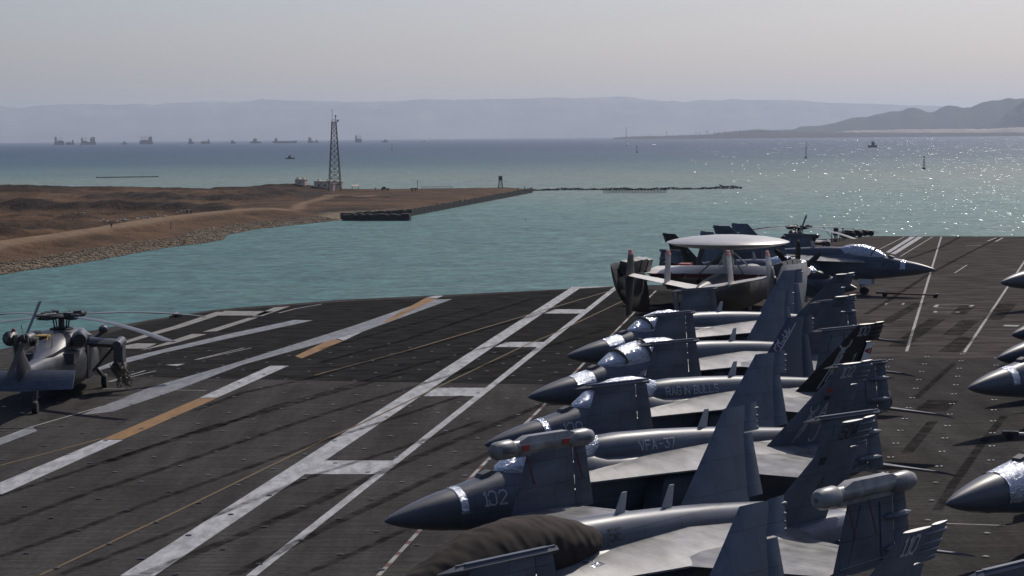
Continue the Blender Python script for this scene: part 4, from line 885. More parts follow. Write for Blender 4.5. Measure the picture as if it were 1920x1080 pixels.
# ------------------------------------------------------------------ sandy peninsula
def wat(px, py, z=SEA): return at(px, py, z)
shore_px = [(-420, 610), (-160, 545), (0, 515), (60, 505), (120, 498), (200, 484), (300, 466), (330, 462), (380, 456), (412, 450), (420, 441), (470, 431), (540, 423), (640, 412.5), (655, 404), (770, 399), (890, 377), (990, 358.5), (1000, 354)]
shore = [wat(*q) for q in shore_px]
poly = shore + [Vector((8, 1150, SEA)), Vector((-60, 1130, SEA)), Vector((-330, 1120, SEA)), Vector((-700, 1120, SEA)), Vector((-700, 430, SEA))]
PX = np.array([[p.x, p.y] for p in poly])
def sdist(P, Q, closed=True):
    """distance of points P (n,2) to polyline Q"""
    d = np.full(len(P), 1e9)
    K = len(Q) if closed else len(Q)-1
    for i in range(K):
        a = Q[i]; b_ = Q[(i+1) % len(Q)]; ab = b_-a; t = np.clip(((P-a) @ ab)/(ab @ ab), 0, 1)
        d = np.minimum(d, np.hypot(*(P-(a+t[:, None]*ab)).T))
    return d
def inside(P, Q):
    c = np.zeros(len(P), bool)
    for i in range(len(Q)):
        a = Q[i]; b_ = Q[(i+1) % len(Q)]
        k = ((a[1] > P[:, 1]) != (b_[1] > P[:, 1])); den = (b_[1]-a[1]) or 1e-9
        c ^= k & (P[:, 0] < (b_[0]-a[0])*(P[:, 1]-a[1])/den+a[0])
    return c
def vnoise(x, y, seed):
    r = np.random.default_rng(seed); G = r.random((256, 256)); xi = np.floor(x).astype(int); yi = np.floor(y).astype(int); fx = x-xi; fy = y-yi; fx = fx*fx*(3-2*fx); fy = fy*fy*(3-2*fy)
    g = lambda a, b_: G[a % 256, b_ % 256]
    return (g(xi, yi)*(1-fx)+g(xi+1, yi)*fx)*(1-fy)+(g(xi, yi+1)*(1-fx)+g(xi+1, yi+1)*fx)*fy
def fbm(x, y, seed, o=4):
    s = 0; a = .5
    for k in range(o): s = s+a*vnoise(x*2**k+17.3*k, y*2**k+3.1*k, seed+k); a *= .5
    return s
def W2(pts, z): return np.array([[at(a, b_, z).x, at(a, b_, z).y] for a, b_ in pts])
BANKZ = SEA+4.2
ROAD = W2([(-200, 492), (0, 453), (120, 437), (200, 425), (300, 408), (400, 397), (470, 391), (540, 388)], BANKZ)
ROAD2 = W2([(556, 390), (562, 381), (590, 373), (650, 367), (700, 363)], SEA+3)
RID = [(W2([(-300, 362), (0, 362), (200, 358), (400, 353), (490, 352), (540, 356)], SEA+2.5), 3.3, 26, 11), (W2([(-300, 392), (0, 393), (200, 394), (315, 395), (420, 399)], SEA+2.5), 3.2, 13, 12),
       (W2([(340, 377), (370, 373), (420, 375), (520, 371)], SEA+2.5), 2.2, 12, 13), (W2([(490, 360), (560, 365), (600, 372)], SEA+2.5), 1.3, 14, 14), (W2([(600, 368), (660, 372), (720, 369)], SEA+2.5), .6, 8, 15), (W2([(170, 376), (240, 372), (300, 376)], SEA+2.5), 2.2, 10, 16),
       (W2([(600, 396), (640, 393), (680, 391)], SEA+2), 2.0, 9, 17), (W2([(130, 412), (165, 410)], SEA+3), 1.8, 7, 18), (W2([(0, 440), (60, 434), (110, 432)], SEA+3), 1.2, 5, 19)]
def height(P):
    d = sdist(P, PX); ins = inside(P, PX); sd = np.where(ins, d, -d)
    x, y = P[:, 0], P[:, 1]
    base = 2.6+(1.9*(fbm(x/34, y/30, 21)-.5)*2+1.5*(fbm(x/10, y/8, 33)-.5)*2)*(1-.75*np.clip((x+125)/30, 0, 1))
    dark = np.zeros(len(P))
    left = np.clip((-120-x)/40, 0, 1)                                   # the bank with the road stands higher on the left
    near = np.clip((70-sd)/40, 0, 1)*left
    base = base+near*1.5
    base = base*(1-.32*np.clip((x+100)/60, 0, 1))
    for L_, h, w, sdn in RID:
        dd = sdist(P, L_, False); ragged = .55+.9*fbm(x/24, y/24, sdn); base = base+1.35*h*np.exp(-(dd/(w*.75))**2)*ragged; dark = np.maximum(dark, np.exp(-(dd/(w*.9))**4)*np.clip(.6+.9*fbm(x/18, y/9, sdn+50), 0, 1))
    dr = sdist(P, ROAD, False); k = np.exp(-(dr/6.5)**4); base = base*(1-k)+4.2*k
    slope = np.where(sd < 16, np.clip(sd/16, 0, 1)*2.2, np.clip(2.2+(sd-16)*.14, 0, 99))
    hgt = np.minimum(base, slope+.25*(fbm(x/3, y/3, 40)-.5))
    hgt = np.where(sd < 0, np.maximum(-3, sd*.25), hgt)
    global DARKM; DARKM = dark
    return hgt, sd, dr
us = np.linspace(-.46, .035, 420); ys = np.geomspace(430, 1165, 430)
UU, YY = np.meshgrid(us, ys); P = np.stack([(UU*YY).ravel(), YY.ravel()], 1)
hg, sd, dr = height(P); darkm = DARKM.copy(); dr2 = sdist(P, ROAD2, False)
nx, ny = len(us), len(ys)
V = np.column_stack([P, SEA+hg])
idx = np.arange(nx*ny).reshape(ny, nx); F = np.stack([idx[:-1, :-1], idx[:-1, 1:], idx[1:, 1:], idx[1:, :-1]], -1).reshape(-1, 4)
keep = (sd[F] > -14).any(1); F = F[keep]
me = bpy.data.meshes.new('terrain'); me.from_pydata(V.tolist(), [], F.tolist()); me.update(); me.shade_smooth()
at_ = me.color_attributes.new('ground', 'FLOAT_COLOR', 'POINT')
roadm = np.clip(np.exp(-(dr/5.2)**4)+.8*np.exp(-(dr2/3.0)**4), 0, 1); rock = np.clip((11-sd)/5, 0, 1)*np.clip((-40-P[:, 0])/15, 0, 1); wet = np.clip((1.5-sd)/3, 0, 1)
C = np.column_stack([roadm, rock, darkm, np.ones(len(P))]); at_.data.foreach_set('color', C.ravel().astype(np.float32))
m, nt, lk, b = nodemat('sandy_ground'); tc = N(nt, 'ShaderNodeTexCoord'); av = N(nt, 'ShaderNodeVertexColor', layer_name='ground'); sp = N(nt, 'ShaderNodeSeparateColor'); lk.new(av.outputs[0], sp.inputs[0])
def nz_(s, det=6, st=(1, 1, 1)):
    q = N(nt, 'ShaderNodeMapping'); q.inputs['Scale'].default_value = st; lk.new(tc.outputs['Object'], q.inputs[0]); n = N(nt, 'ShaderNodeTexNoise'); n.inputs['Scale'].default_value = s; n.inputs['Detail'].default_value = det; n.inputs['Roughness'].default_value = .65; lk.new(q.outputs[0], n.inputs['Vector']); return n.outputs['Fac']
def rmp(f, a, b_, c1, c2):
    r = N(nt, 'ShaderNodeValToRGB'); r.color_ramp.elements[0].position = a; r.color_ramp.elements[1].position = b_; r.color_ramp.elements[0].color = (*c1, 1); r.color_ramp.elements[1].color = (*c2, 1); lk.new(f, r.inputs[0]); return r.outputs[0]
def mixc(f, a, b_):
    x = N(nt, 'ShaderNodeMix', data_type='RGBA'); lk.new(f, x.inputs[0]) if not isinstance(f, float) else None; lk.new(a, x.inputs[6]); lk.new(b_, x.inputs[7]); return x.outputs[2]
c = rmp(nz_(.03, 8), .35, .68, (.033, .018, .009), (.125, .069, .033))
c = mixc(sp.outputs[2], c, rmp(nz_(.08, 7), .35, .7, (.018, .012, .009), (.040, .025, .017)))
c = mixc(sp.outputs[1], c, rmp(nz_(.6, 6), .35, .7, (.10, .075, .048), (.26, .205, .14)))
c = mixc(sp.outputs[0], c, rmp(nz_(.15), .3, .7, (.17, .11, .065), (.22, .15, .092)))
lk.new(c, b.inputs['Base Color']); b.inputs['Roughness'].default_value = .95; b.inputs['Specular IOR Level'].default_value = .1
bp = N(nt, 'ShaderNodeBump'); bp.inputs['Strength'].default_value = 1; bp.inputs['Distance'].default_value = 2.6; lk.new(nz_(.16, 8, (1, .6, 1)), bp.inputs['Height']); lk.new(bp.outputs[0], b.inputs['Normal'])
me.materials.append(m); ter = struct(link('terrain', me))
def ground(x, y): return SEA+float(height(np.array([[x, y]]))[0][0])
# boulders of the revetment, rubble breakwater, debris
M['rock_tan'] = mat('tan_boulders', (.24, .185, .125), .95, var=.45, scale=.35, spec=.1)
M['rock_dark'] = mat('dark_boulders', (.03, .027, .025), .95, var=.4, scale=.6, spec=.1)
M['rubble'] = mat('pale_rubble', (.36, .33, .29), .9, var=.35, scale=.8, spec=.1)
OCT = [(1, 0, 0), (0, 1, 0), (-1, 0, 0), (0, -1, 0), (0, 0, 1), (0, 0, -1), (.6, .6, .6), (-.6, .6, .55), (.6, -.6, .55), (-.6, -.6, .6)]
import bmesh
def hull_rock(rnd):
    bm = bmesh.new()
    for p in OCT: bm.verts.new([q*rnd.uniform(.65, 1.15) for q in p])
    bmesh.ops.convex_hull(bm, input=bm.verts); bm.verts.ensure_lookup_table(); bm.faces.ensure_lookup_table()
    r = ([tuple(v.co) for v in bm.verts], [tuple(v.index for v in f.verts) for f in bm.faces]); bm.free(); return r
RK = [hull_rock(random.Random(k)) for k in range(8)]
def scatter(mb, p, s, sq=.8):
    vs, fs = RK[random.randrange(8)]; a = random.uniform(0, 6.28); c, q = math.cos(a), math.sin(a)
    mb.add([(p[0]+s*(x*c-y*q), p[1]+s*(x*q+y*c), p[2]+s*sq*z) for x, y, z in vs], fs)
mb = MB()
SH = [np.array([p.x, p.y]) for p in shore[:14]]
for a, b_ in zip(SH, SH[1:]):
    L_ = np.linalg.norm(b_-a); n_ = int(L_*15.0); d = (b_-a)/L_; nn = np.array([-d[1], d[0]])
    if b_[0] < -230: continue
    for _ in range(n_):
        t = random.random(); k = random.random()**1.1; p = a+(b_-a)*t+nn*(k*11-.8)
        z = (k*11-.8)/16*2.2
        scatter(mb, (p[0], p[1], SEA+max(z, -.1)+.05), random.uniform(.18, .48)*(1.25 if k < .25 else 1))
o = mb.build('revetment_boulders', M['rock_tan'], None, 0); o['kind'] = 'stuff'; tag(o, 'tan boulders heaped along the near shoreline', 'boulders')
mb = MB(); BW = [wat(985, 359), wat(1000, 357.5), wat(1060, 356.5), wat(1140, 356), wat(1200, 356), wat(1300, 355), wat(1392, 353.5)]
for a, b_ in zip(BW, BW[1:]):
    n_ = int((b_-a).length*12)
    for _ in range(n_):
        p = a.lerp(b_, random.random()); w = 2.4+.8*math.sin(p.x*.16)+.5*math.sin(p.x*.53); hgt = 1.0+.25*math.sin(p.x*.22+1)+.2*math.sin(p.x*.71)
        if p.x > 118: hgt *= 1.7
        o_ = random.gauss(0, 1); scatter(mb, (p.x, p.y+o_*max(w, 1), SEA+max(0, hgt*math.exp(-o_*o_*.7))-.25), random.uniform(.22, .6))
o = mb.build('breakwater', M['rock_dark'], None, 0); tag(o, 'low dark rubble breakwater reaching out from the spit', 'breakwater')
for k, (px, py, n_, m_, lab) in enumerate(((270, 404, 26, 'rubble', 'pale rubble heap beside the dirt road, highest one'), (232, 409, 22, 'rubble', 'pale broken slabs left of the highest rubble heap'), (198, 414, 18, 'rubble', 'low scatter of pale debris left of the broken slabs'), (302, 399, 10, 'rubble', 'small pale debris right of the highest rubble heap'), (82, 428, 9, 'rubble', 'pale slab lying left of the dirt road'), (340, 394, 8, 'rubble', 'few pale blocks near the far end of the dirt road'), (146, 394, 7, 'rubble', 'lone whitish block below the dark berm'))):
    p = at(px, py, BANKZ-.6); mb = MB()
    for _ in range(n_):
        x = p.x+random.gauss(0, 1.5); y = p.y+random.gauss(0, 1.2); scatter(mb, (x, y, ground(x, y)+random.uniform(0, .9)*math.exp(-((x-p.x)/2.5)**2)), random.uniform(.25, .75), .6)
    tag(mb.build('rubble_heap', M[m_], None, 0), lab, 'rubble', 'rubble beside the dirt road')
# sheet-pile quay and the detached dark pier
M['pile'] = mat('tarred_sheet_pile', (.016, .015, .015), .8, var=.4, scale=.8)
def pile_wall(name, pts, z0, z1, th, lab, cat):
    mb = MB()
    for a, b_ in zip(pts, pts[1:]):
        L_ = (b_-a).length; n_ = max(2, int(L_/1.4)); d = (b_-a)/L_; rz = math.atan2(d.y, d.x); nn = Vector((-d.y, d.x, 0))
        for i in range(n_):
            p = a.lerp(b_, (i+.5)/n_); hh = z1+random.uniform(-.25, .3)
            mb.box((p.x+nn.x*.15*(i % 2), p.y+nn.y*.15*(i % 2), (z0+hh)/2), (L_/n_*1.04, th, hh-z0), rz=rz)
    return tag(mb.build(name, M['pile'], None, 0), lab, cat)
pile_wall('quay_wall', [wat(640, 412), wat(700, 408.5), wat(770, 405), wat(860, 387.5), wat(890, 382), wat(998, 361)], SEA-2, SEA+2.4, .9, 'dark sheet pile quay wall along the end of the spit', 'quay wall')
pile_wall('pier', [wat(644, 413.5), wat(710, 413.5), wat(769, 413.5)], SEA-2, SEA+2.3, 3.0, 'low dark pier standing in the water before the quay', 'pier')
pile_wall('pier', [wat(880, 378.5), wat(898, 376)], SEA-2, SEA+.9, 2, 'short dark landing stage below the quay wall', 'pier')
def fence_(name, a, b_, z0, hgt, n_, lab, cat, m_, rails=(.35, .95), th=.22):
    mb = MB(); o = thing(name, lab, cat, (a.x, a.y, z0)); d = b_-a
    for i in range(n_):
        p = d*(i/(n_-1)); q = MB().box((p.x, p.y, hgt/2*random.uniform(.85, 1.1)), (th, th, hgt)).build('post', m_, o, 0)
    for r_ in rails: mb.tube([(0, 0, hgt*r_), (d.x, d.y, hgt*r_)], th*.35, 4)
    mb.build('rail', m_, o, 0); return o
fence_('pile_row', wat(1132, 362.5), wat(1249, 362), SEA-1, 2.9, 44, 'row of thin piles standing in the water below the breakwater', 'pile row', M['pile'], (.92,), .3)
fence_('fence', at(790, 354.5, SEA+2.7), at(849, 354, SEA+2.7), SEA+2.4, 1.9, 24, 'pale picket fence on the spit behind the sand', 'fence', M['rubble'], (.3, .9), .14)
fence_('pontoon', wat(181, 333.5), wat(296, 332), SEA-.4, 1.2, 26, 'long dark floating pontoon line beyond the sand ridge', 'pontoon', M['pile'], (.5,), 1.0)
# ------------------------------------------------------------------ buildings and lattice tower on the spit
M['plaster'] = mat('faded_pink_plaster', (.68, .50, .41), .9, var=.2, scale=.3, spec=.1)
M['plaster2'] = mat('cream_plaster', (.66, .58, .48), .9, var=.2, scale=.3, spec=.1)
M['tower'] = mat('tower_steel', (.045, .04, .04), .6, var=.3, scale=1)
M['tower_red'] = mat('tower_red_band', (.10, .035, .028), .6, var=.3, scale=1)
def house(name, px0, px1, pyb, h, lab, depth=7, zb=SEA+2.6, wins=2, m_='plaster', extra=True):
    a, b_ = at(px0, pyb, zb), at(px1, pyb, zb); w = b_.x-a.x; cx = (a.x+b_.x)/2
    o = thing(name, lab, 'building', (cx, a.y+depth/2, zb), R(-14)); MB().box((0, 0, h/2-.5), (w, depth, h+1)).build('wall', M[m_], o, 0)
    rf = MB().box((0, 0, h+.14), (w+.5, depth+.5, .28)).build('roof', M['plaster2'], o, 0)
    if extra:
        MB().box((-w*.32, 0, h+.85), (1.3, 1.3, 1.2)).build('water_tank', M['plaster2'], rf, 0)
        MB().box((w*.2, 1, h+.7), (1.0, 1.2, .9)).build('roof_box', M['plaster2'], rf, 0)
    for i in range(wins):
        x = -w/2+w*(i+.8)/(wins+.6); f = MB().box((x, -depth/2-.03, h*.55), (w*.12+.3, .1, 1.1)).build('window', M['plaster2'], o, 0); MB().box((x, -depth/2-.09, h*.55), (w*.12, .06, .9)).build('pane', M['glass'], f, 0)
    return o
house('building', 591, 621, 356.5, 4.6, 'low flat roofed building at the left foot of the lattice tower', wins=2)
house('building', 619, 626, 358.5, 3.9, 'narrow pinkish annexe in front of the lattice tower', depth=3, wins=0, m_='plaster', extra=False)
house('building', 627, 641, 354.5, 4.0, 'small pale hut on the right side of the lattice tower base', depth=4, wins=1, m_='plaster2', extra=False)
house('building', 554.5, 573, 349.5, 3.6, 'pink blockhouse on the dune left of the tower', depth=4, zb=SEA+4.6, wins=1, m_='plaster')
def lattice(name, px, pyb, D, h, w0, w1, nb, lab, cat, th, zb=SEA+2.4, dish=False):
    p = dist(px, pyb, D); o = thing(name, lab, cat, (p.x, p.y, zb), R(12))
    W = lambda z: (w0+(w1-w0)*min(1, z/h))/2
    C4 = ((-1, -1), (1, -1), (1, 1), (-1, 1))
    for sx, sy in C4: MB().tube([(sx*W(0), sy*W(0), 0), (sx*W(h), sy*W(h), h)], th, 5).build('leg', M['tower'], o, 0)
    hs = [h*(1-(1-k/nb)**1.25) for k in range(nb+1)]
    mb = MB(); mr_ = MB()
    for k, (z0, z1) in enumerate(zip(hs, hs[1:])):
        for i in range(4):
            a, b_ = C4[i], C4[(i+1) % 4]; A = lambda c, z: (c[0]*W(z), c[1]*W(z), z); q = mr_ if (k//2) % 2 else mb
            q.tube([A(a, z0), A(b_, z1)], th*.5, 4); q.tube([A(b_, z0), A(a, z1)], th*.5, 4); q.tube([A(a, z1), A(b_, z1)], th*.55, 4)
    mb.build('bracing', M['tower'], o, 0); mr_.build('bracing', M['tower_red'], o, 0, 'red painted bracing')
    MB().box((0, 0, h+.1), (W(h)*2+.8, W(h)*2+.8, .25)).build('platform', M['tower'], o, 0)
    return o, W
tw, W = lattice('lattice_tower', 628, 352, 1060, 36.5, 6.4, 2.2, 13, 'tall red and dark steel lattice tower standing on the spit', 'lattice tower', .17)
MB().tube([(-.9, 0, 36), (-.9, 0, 43)], .1, 6).box((-.9, 0, 43), (.3, .3, .8)).build('whip_mast', M['tower'], tw, 0)
MB().tube([(.8, 0, 36.3), (.8, 0, 39.6)], .16, 6).box((.9, 0, 39.8), (.7, .5, .9)).build('antenna', M['tower'], tw, 0)
MB().tube([(1.0, 0, 36.3), (2.0, 0, 37.4)], .12, 6).box((2.1, 0, 37.4), (.8, .5, 1.0)).build('antenna', M['tower'], tw, 0)
mb = MB()
for x in (-1.2, 0, 1.2): mb.tube([(x, -1.2, 36.6), (x, -1.2, 38)], .07, 4)
mb.tube([(-1.2, -1.2, 37.9), (1.2, -1.2, 37.9)], .07, 4).build('railing', M['rubble'], tw, 0)
MB().tube([(0, 0, 0), (0, 0, 36)], .12, 5).build('ladder', M['rubble'], tw, 0)
wt_, W = lattice('watch_tower', 938.5, 357, 1085, 4.6, 2.4, 1.4, 3, 'small lattice watch tower near the tip of the spit', 'watch tower', .10)
MB().box((0, 0, 5.6), (1.7, 1.7, 1.9)).box((0, 0, 6.7), (2.1, 2.1, .25)).build('cabin', M['tower'], wt_, 0)
# vehicle, trailer, sheds, masts and people on the spit
def pickup(px, py, lab):
    p = at(px, py, SEA+2.7); z = ground(p.x, p.y); o = thing('parked_truck', lab, 'truck', (p.x, p.y, z))
    MB().box((0, 0, .85), (4.6, 1.8, .55)).build('body', M['tower'], o, 0); MB().box((-.6, 0, 1.55), (1.9, 1.7, .9)).build('cab', M['tower'], o, 0); MB().box((-.6, -.87, 1.62), (1.4, .04, .5)).build('window', M['glass'], o, 0)
    for x in (-1.5, 1.5):
        for y in (-.85, .85): wheel_mb((x, y, .4), .42, .25).build('wheel', M['rubber'], o)
pickup(722, 355, 'dark truck parked on the spit right of the tower')
p = at(776, 355, SEA+2.7); z = ground(p.x, p.y); o = thing('trailer', 'dark flat trailer on thin legs standing left of the picket fence', 'trailer', (p.x, p.y, z))
MB().box((0, 0, 1.25), (3.6, 1.8, .5)).build('bed', M['tower'], o, 0)
for x in (-1.3, 1.3): MB().tube([(x, -.7, 0), (x, -.7, 1.1)], .1, 5).build('leg', M['tower'], o, 0); wheel_mb((x*.6, .6, .4), .4, .2).build('wheel', M['rubber'], o)
p = at(666, 353.5, SEA+2.7); z = ground(p.x, p.y); o = thing('awning', 'low brown shelter with slanting roof right of the tower', 'shelter', (p.x, p.y, z))
MB().box((0, 0, 2.0), (3.8, 2.6, .2), rot=Matrix.Rotation(R(12), 3, 'X')).build('roof', M['plaster'], o, 0)
for x in (-1.7, 1.7):
    for y in (-1, 1): MB().tube([(x, y, 0), (x, y, 2.0+.2*y)], .09, 5).build('post', M['tower'], o, 0)
for px, py, h, lab in ((783, 354.5, 5.4, 'thin bare mast between trailer and picket fence'), (984, 356, 1.8, 'short post on the end of the quay wall'), (971, 357, 1.5, 'stubby post left of the quay end'), (320.5, 427, 2.6, 'white marker post standing in the bank above the boulders')):
    p = at(px, py, SEA+(2.7 if px > 400 else 2.9)); z = min(ground(p.x, p.y), SEA+4) if px < 960 else SEA+2.4
    o = thing('mast' if h > 3 else 'marker_post', lab, 'mast' if h > 3 else 'post', (p.x, p.y, z)); MB().tube([(0, 0, -.3), (0, 0, h)], .13 if h > 3 else .2, 6).build('pole', M['rubble'] if px < 400 else M['tower'], o); MB().box((0, 0, h), (.35, .35, .3)).build('cap', M['rubble'] if px < 400 else M['tower'], o, 0)
def person(x, y, z, lab, top='trousers', yaw=0, crouch=0, hgt=1.74):
    """standing figure grown as one skin from a skeleton"""
    J = {'pel': (0, 0, .95), 'chest': (0, -.02, 1.32), 'neck': (0, 0, 1.50), 'head': (0, .03, 1.62), 'crown': (0, .02, 1.74), 'hl': (-.10, 0, .9), 'kl': (-.13, .05, .5), 'al': (-.13, 0, .09), 'tl': (-.14, .16, .04), 'hr': (.10, 0, .9), 'kr': (.13, .02, .5), 'ar': (.14, -.05, .09), 'tr': (.15, .11, .04),
         'sl': (-.19, 0, 1.43), 'el': (-.26, -.03, 1.15), 'wl': (-.25, .12, .93), 'fl': (-.24, .18, .84), 'sr': (.19, 0, 1.43), 'er': (.27, -.02, 1.15), 'wr': (.24, .14, .95), 'fr': (.23, .2, .87)}
    Rr = {'pel': .15, 'chest': .16, 'neck': .06, 'head': .095, 'crown': .07, 'hl': .09, 'kl': .062, 'al': .045, 'tl': .04, 'hr': .09, 'kr': .062, 'ar': .045, 'tr': .04, 'sl': .065, 'el': .045, 'wl': .034, 'fl': .035, 'sr': .065, 'er': .045, 'wr': .034, 'fr': .035}
    E_ = [('pel', 'chest'), ('chest', 'neck'), ('neck', 'head'), ('head', 'crown'), ('pel', 'hl'), ('hl', 'kl'), ('kl', 'al'), ('al', 'tl'), ('pel', 'hr'), ('hr', 'kr'), ('kr', 'ar'), ('ar', 'tr'), ('chest', 'sl'), ('sl', 'el'), ('el', 'wl'), ('wl', 'fl'), ('chest', 'sr'), ('sr', 'er'), ('er', 'wr'), ('wr', 'fr')]
    ks = list(J); k = hgt/1.74
    o = thing('person', lab, 'person', (x, y, z), R(yaw))
    me = bpy.data.meshes.new('body'); me.from_pydata([tuple(q*k for q in J[a]) for a in ks], [(ks.index(a), ks.index(b_)) for a, b_ in E_], []); b_ = bpy.data.objects.new('body', me); COL.objects.link(b_); b_.parent = o; me.materials.append(M['skin'])
    md = b_.modifiers.new('skin', 'SKIN'); md.use_smooth_shade = True
    for i, a in enumerate(ks): me.skin_vertices[0].data[i].radius = (Rr[a]*k, Rr[a]*k)
    me.skin_vertices[0].data[0].use_root = True
    b_.modifiers.new('sub', 'SUBSURF').render_levels = 1
    mb = MB(); mb.tube([(0, 0, .86*k), (0, 0, 1.0*k), (0, -.02*k, 1.3*k), (0, 0, 1.47*k)], [.165*k, .17*k, .19*k, .11*k], 12)
    for s in (-1, 1): mb.tube([(s*.17*k, 0, 1.44*k), (s*.262*k, -.025*k, 1.15*k), (s*.25*k, .1*k, .97*k)], [.085*k, .062*k, .05*k], 8)
    mb.build('shirt', M[top], o)
    mb = MB()
    for s in (-1, 1): mb.tube([(s*.08*k, 0, .98*k), (s*.12*k, .0, .85*k), (s*.132*k, .04*k, .5*k), (s*.135*k, -.02*k, .1*k)], [.11*k, .115*k, .085*k, .07*k], 10)
    mb.build('trousers', M['trousers'], o)
    MB().lathe([(.02, 1.80*k), (.10*k, 1.75*k), (.118*k, 1.66*k), (.11*k, 1.63*k)], (0, .015, 0), n=12).build('headgear', M[top], o)
for px, py, lab in ((351, 402, 'person in dark clothes standing on the dirt road, left one of two'), (358, 402, 'person in dark clothes at the dirt road, right one of two'), (209, 427, 'person in dark clothes alone on the bank below the dirt road'), (704, 355, 'person standing on the spit between tower and truck')):
    p = at(px, py, BANKZ if px < 400 else SEA+2.7); person(p.x, p.y, ground(p.x, p.y)-.05, lab, 'tower')

# ------------------------------------------------------------------ far shores and mountains
M['hill'] = mat('bare_mountain', (.24, .22, .20), .95, var=.25, scale=.0009, spec=.05)
M['hill2'] = mat('bare_headland', (.035, .032, .034), .95, var=.3, scale=.0016, spec=.05)
M['dune'] = mat('pale_dune', (.36, .30, .255), .95, var=.25, scale=.004, spec=.05)
def range_(name, prof, D, depth, m_, nrow=26, seed=1, rough=.25):
    xs = np.linspace(prof[0][0], prof[-1][0], 420); yp = np.interp(xs, [a for a, _ in prof], [b_ for _, b_ in prof])
    top = np.array([dist(a, b_, D) for a, b_ in zip(xs, yp)]); V = []
    hmax = top[:, 2]-SEA
    for j in range(nrow):
        t = j/(nrow-1); y = D-depth*.5+depth*t
        env = np.clip(1-abs(2*t-1)**1.5, 0, 1)
        x = top[:, 0]*y/D
        rd = fbm(x/depth*9+seed, np.full_like(x, t*5+seed), seed, 5)
        k = env*(1-rough*(1-abs(1-2*abs(t-.5)))*0) ; hz = hmax*(env**1.0)*(1-(rough*1.6)*(rd)*np.clip(1-env, .0, 1)) if False else hmax*env*(1-rough*2*abs(rd-.45)*(t != .5)*(1-.6*(abs(t-.5) < .03)))
        V.append(np.column_stack([x, np.full_like(x, y), SEA-2+hz+2*(env > 0)]))
    V = np.concatenate(V); n = len(xs); idx = np.arange(len(V)).reshape(nrow, n); F = np.stack([idx[:-1, :-1], idx[:-1, 1:], idx[1:, 1:], idx[1:, :-1]], -1).reshape(-1, 4)
    me = bpy.data.meshes.new(name); me.from_pydata(V.tolist(), [], F.tolist()); me.update(); me.shade_smooth(); me.materials.append(M[m_]); return struct(link(name, me))
range_('mountain_range', [(-500, 205), (-200, 200), (0, 197), (40, 201), (80, 196), (150, 193), (240, 192), (290, 194), (360, 190), (440, 189), (490, 184), (530, 186), (560, 187), (620, 189), (690, 190), (760, 188), (800, 184), (850, 186), (900, 185), (960, 184), (1020, 182), (1100, 182), (1160, 180), (1222, 182), (1250, 187), (1290, 189), (1340, 184), (1400, 184), (1500, 187), (1560, 192), (1640, 194), (1760, 198), (1920, 206), (2300, 214)], 38000, 6000, 'hill', seed=3)
range_('headland', [(1340, 249), (1385, 245), (1420, 242), (1445, 244), (1490, 242), (1500, 237), (1540, 235), (1570, 229), (1585, 224), (1600, 220), (1625, 219), (1640, 213), (1660, 209), (1672, 206), (1692, 206), (1700, 202.5), (1710, 201), (1722, 203), (1740, 208.5), (1750, 208), (1765, 199), (1780, 196), (1795, 197), (1805, 200), (1820, 199), (1840, 191), (1860, 187), (1875, 186), (1893, 180), (1905, 182), (1920, 181), (2000, 178), (2200, 190), (2400, 185)], 19500, 3000, 'hill2', seed=9, rough=.3)
range_('headland', [(1840, 240), (1870, 226), (1890, 210), (1920, 187), (1960, 176), (2100, 182), (2300, 190)], 17600, 1000, 'hill2', seed=12, rough=.3)
range_('far_shore', [(1150, 258), (1175, 256), (1210, 255), (1260, 254), (1330, 251.5), (1375, 247.5), (1395, 245), (1420, 243.5), (1480, 245), (1560, 247), (1700, 248.5), (1920, 248), (2300, 247)], 16000, 900, 'hill2', nrow=12, seed=21)
range_('dune_belt', [(1540, 249), (1600, 244), (1680, 242), (1760, 241), (1850, 240.5), (1900, 238), (1960, 238), (2300, 237)], 16800, 500, 'dune', nrow=10, seed=25)
# pylons and masts on the far shore
M['far_steel'] = mat('far_steel', (.06, .055, .055), .7)
def pylon(px, pyb, h, D, lab, tall=False):
    p = dist(px, pyb, D); o = thing('radio_mast' if tall else 'power_pylon', lab, 'mast' if tall else 'pylon', (p.x, p.y, SEA+10), 0, None if tall else 'power pylons along the far shore')
    mb = MB()
    w = h*.09 if not tall else h*.025
    for s in (-1, 1):
        for t in (-1, 1): mb.tube([(s*w, t*w, -25), (s*w*.25, t*w*.25, h)], h*.014, 4)
    mb.build('leg_frame', M['far_steel'], o, 0)
    if not tall:
        mb = MB()
        for z, ww in ((.72, .2), (.86, .16), (.97, .1)): mb.tube([(-h*ww, 0, h*z), (h*ww, 0, h*z)], h*.012, 4)
        mb.build('cross_arm', M['far_steel'], o, 0)
    return o
pylon(1174, 254, 88, 15700, 'tall thin radio mast rising above the far shore at its left end', True)
pylon(1387, 246, 60, 15700, 'tall thin radio mast on the rise of the far shore', True)
for px, h in ((1218, 28), (1250, 42), (1262, 26), (1279, 26), (1305, 40), (1312, 36), (1325, 46), (1329, 36), (1339, 40), (1348, 38), (1360, 44), (1367, 38), (1373, 44), (1380, 44), (1422, 40), (1428, 46), (1444, 40)):
    pylon(px, 250-(px-1218)*.022, h*1.17, 15800, 'faint power pylon standing on the hazy far shore')
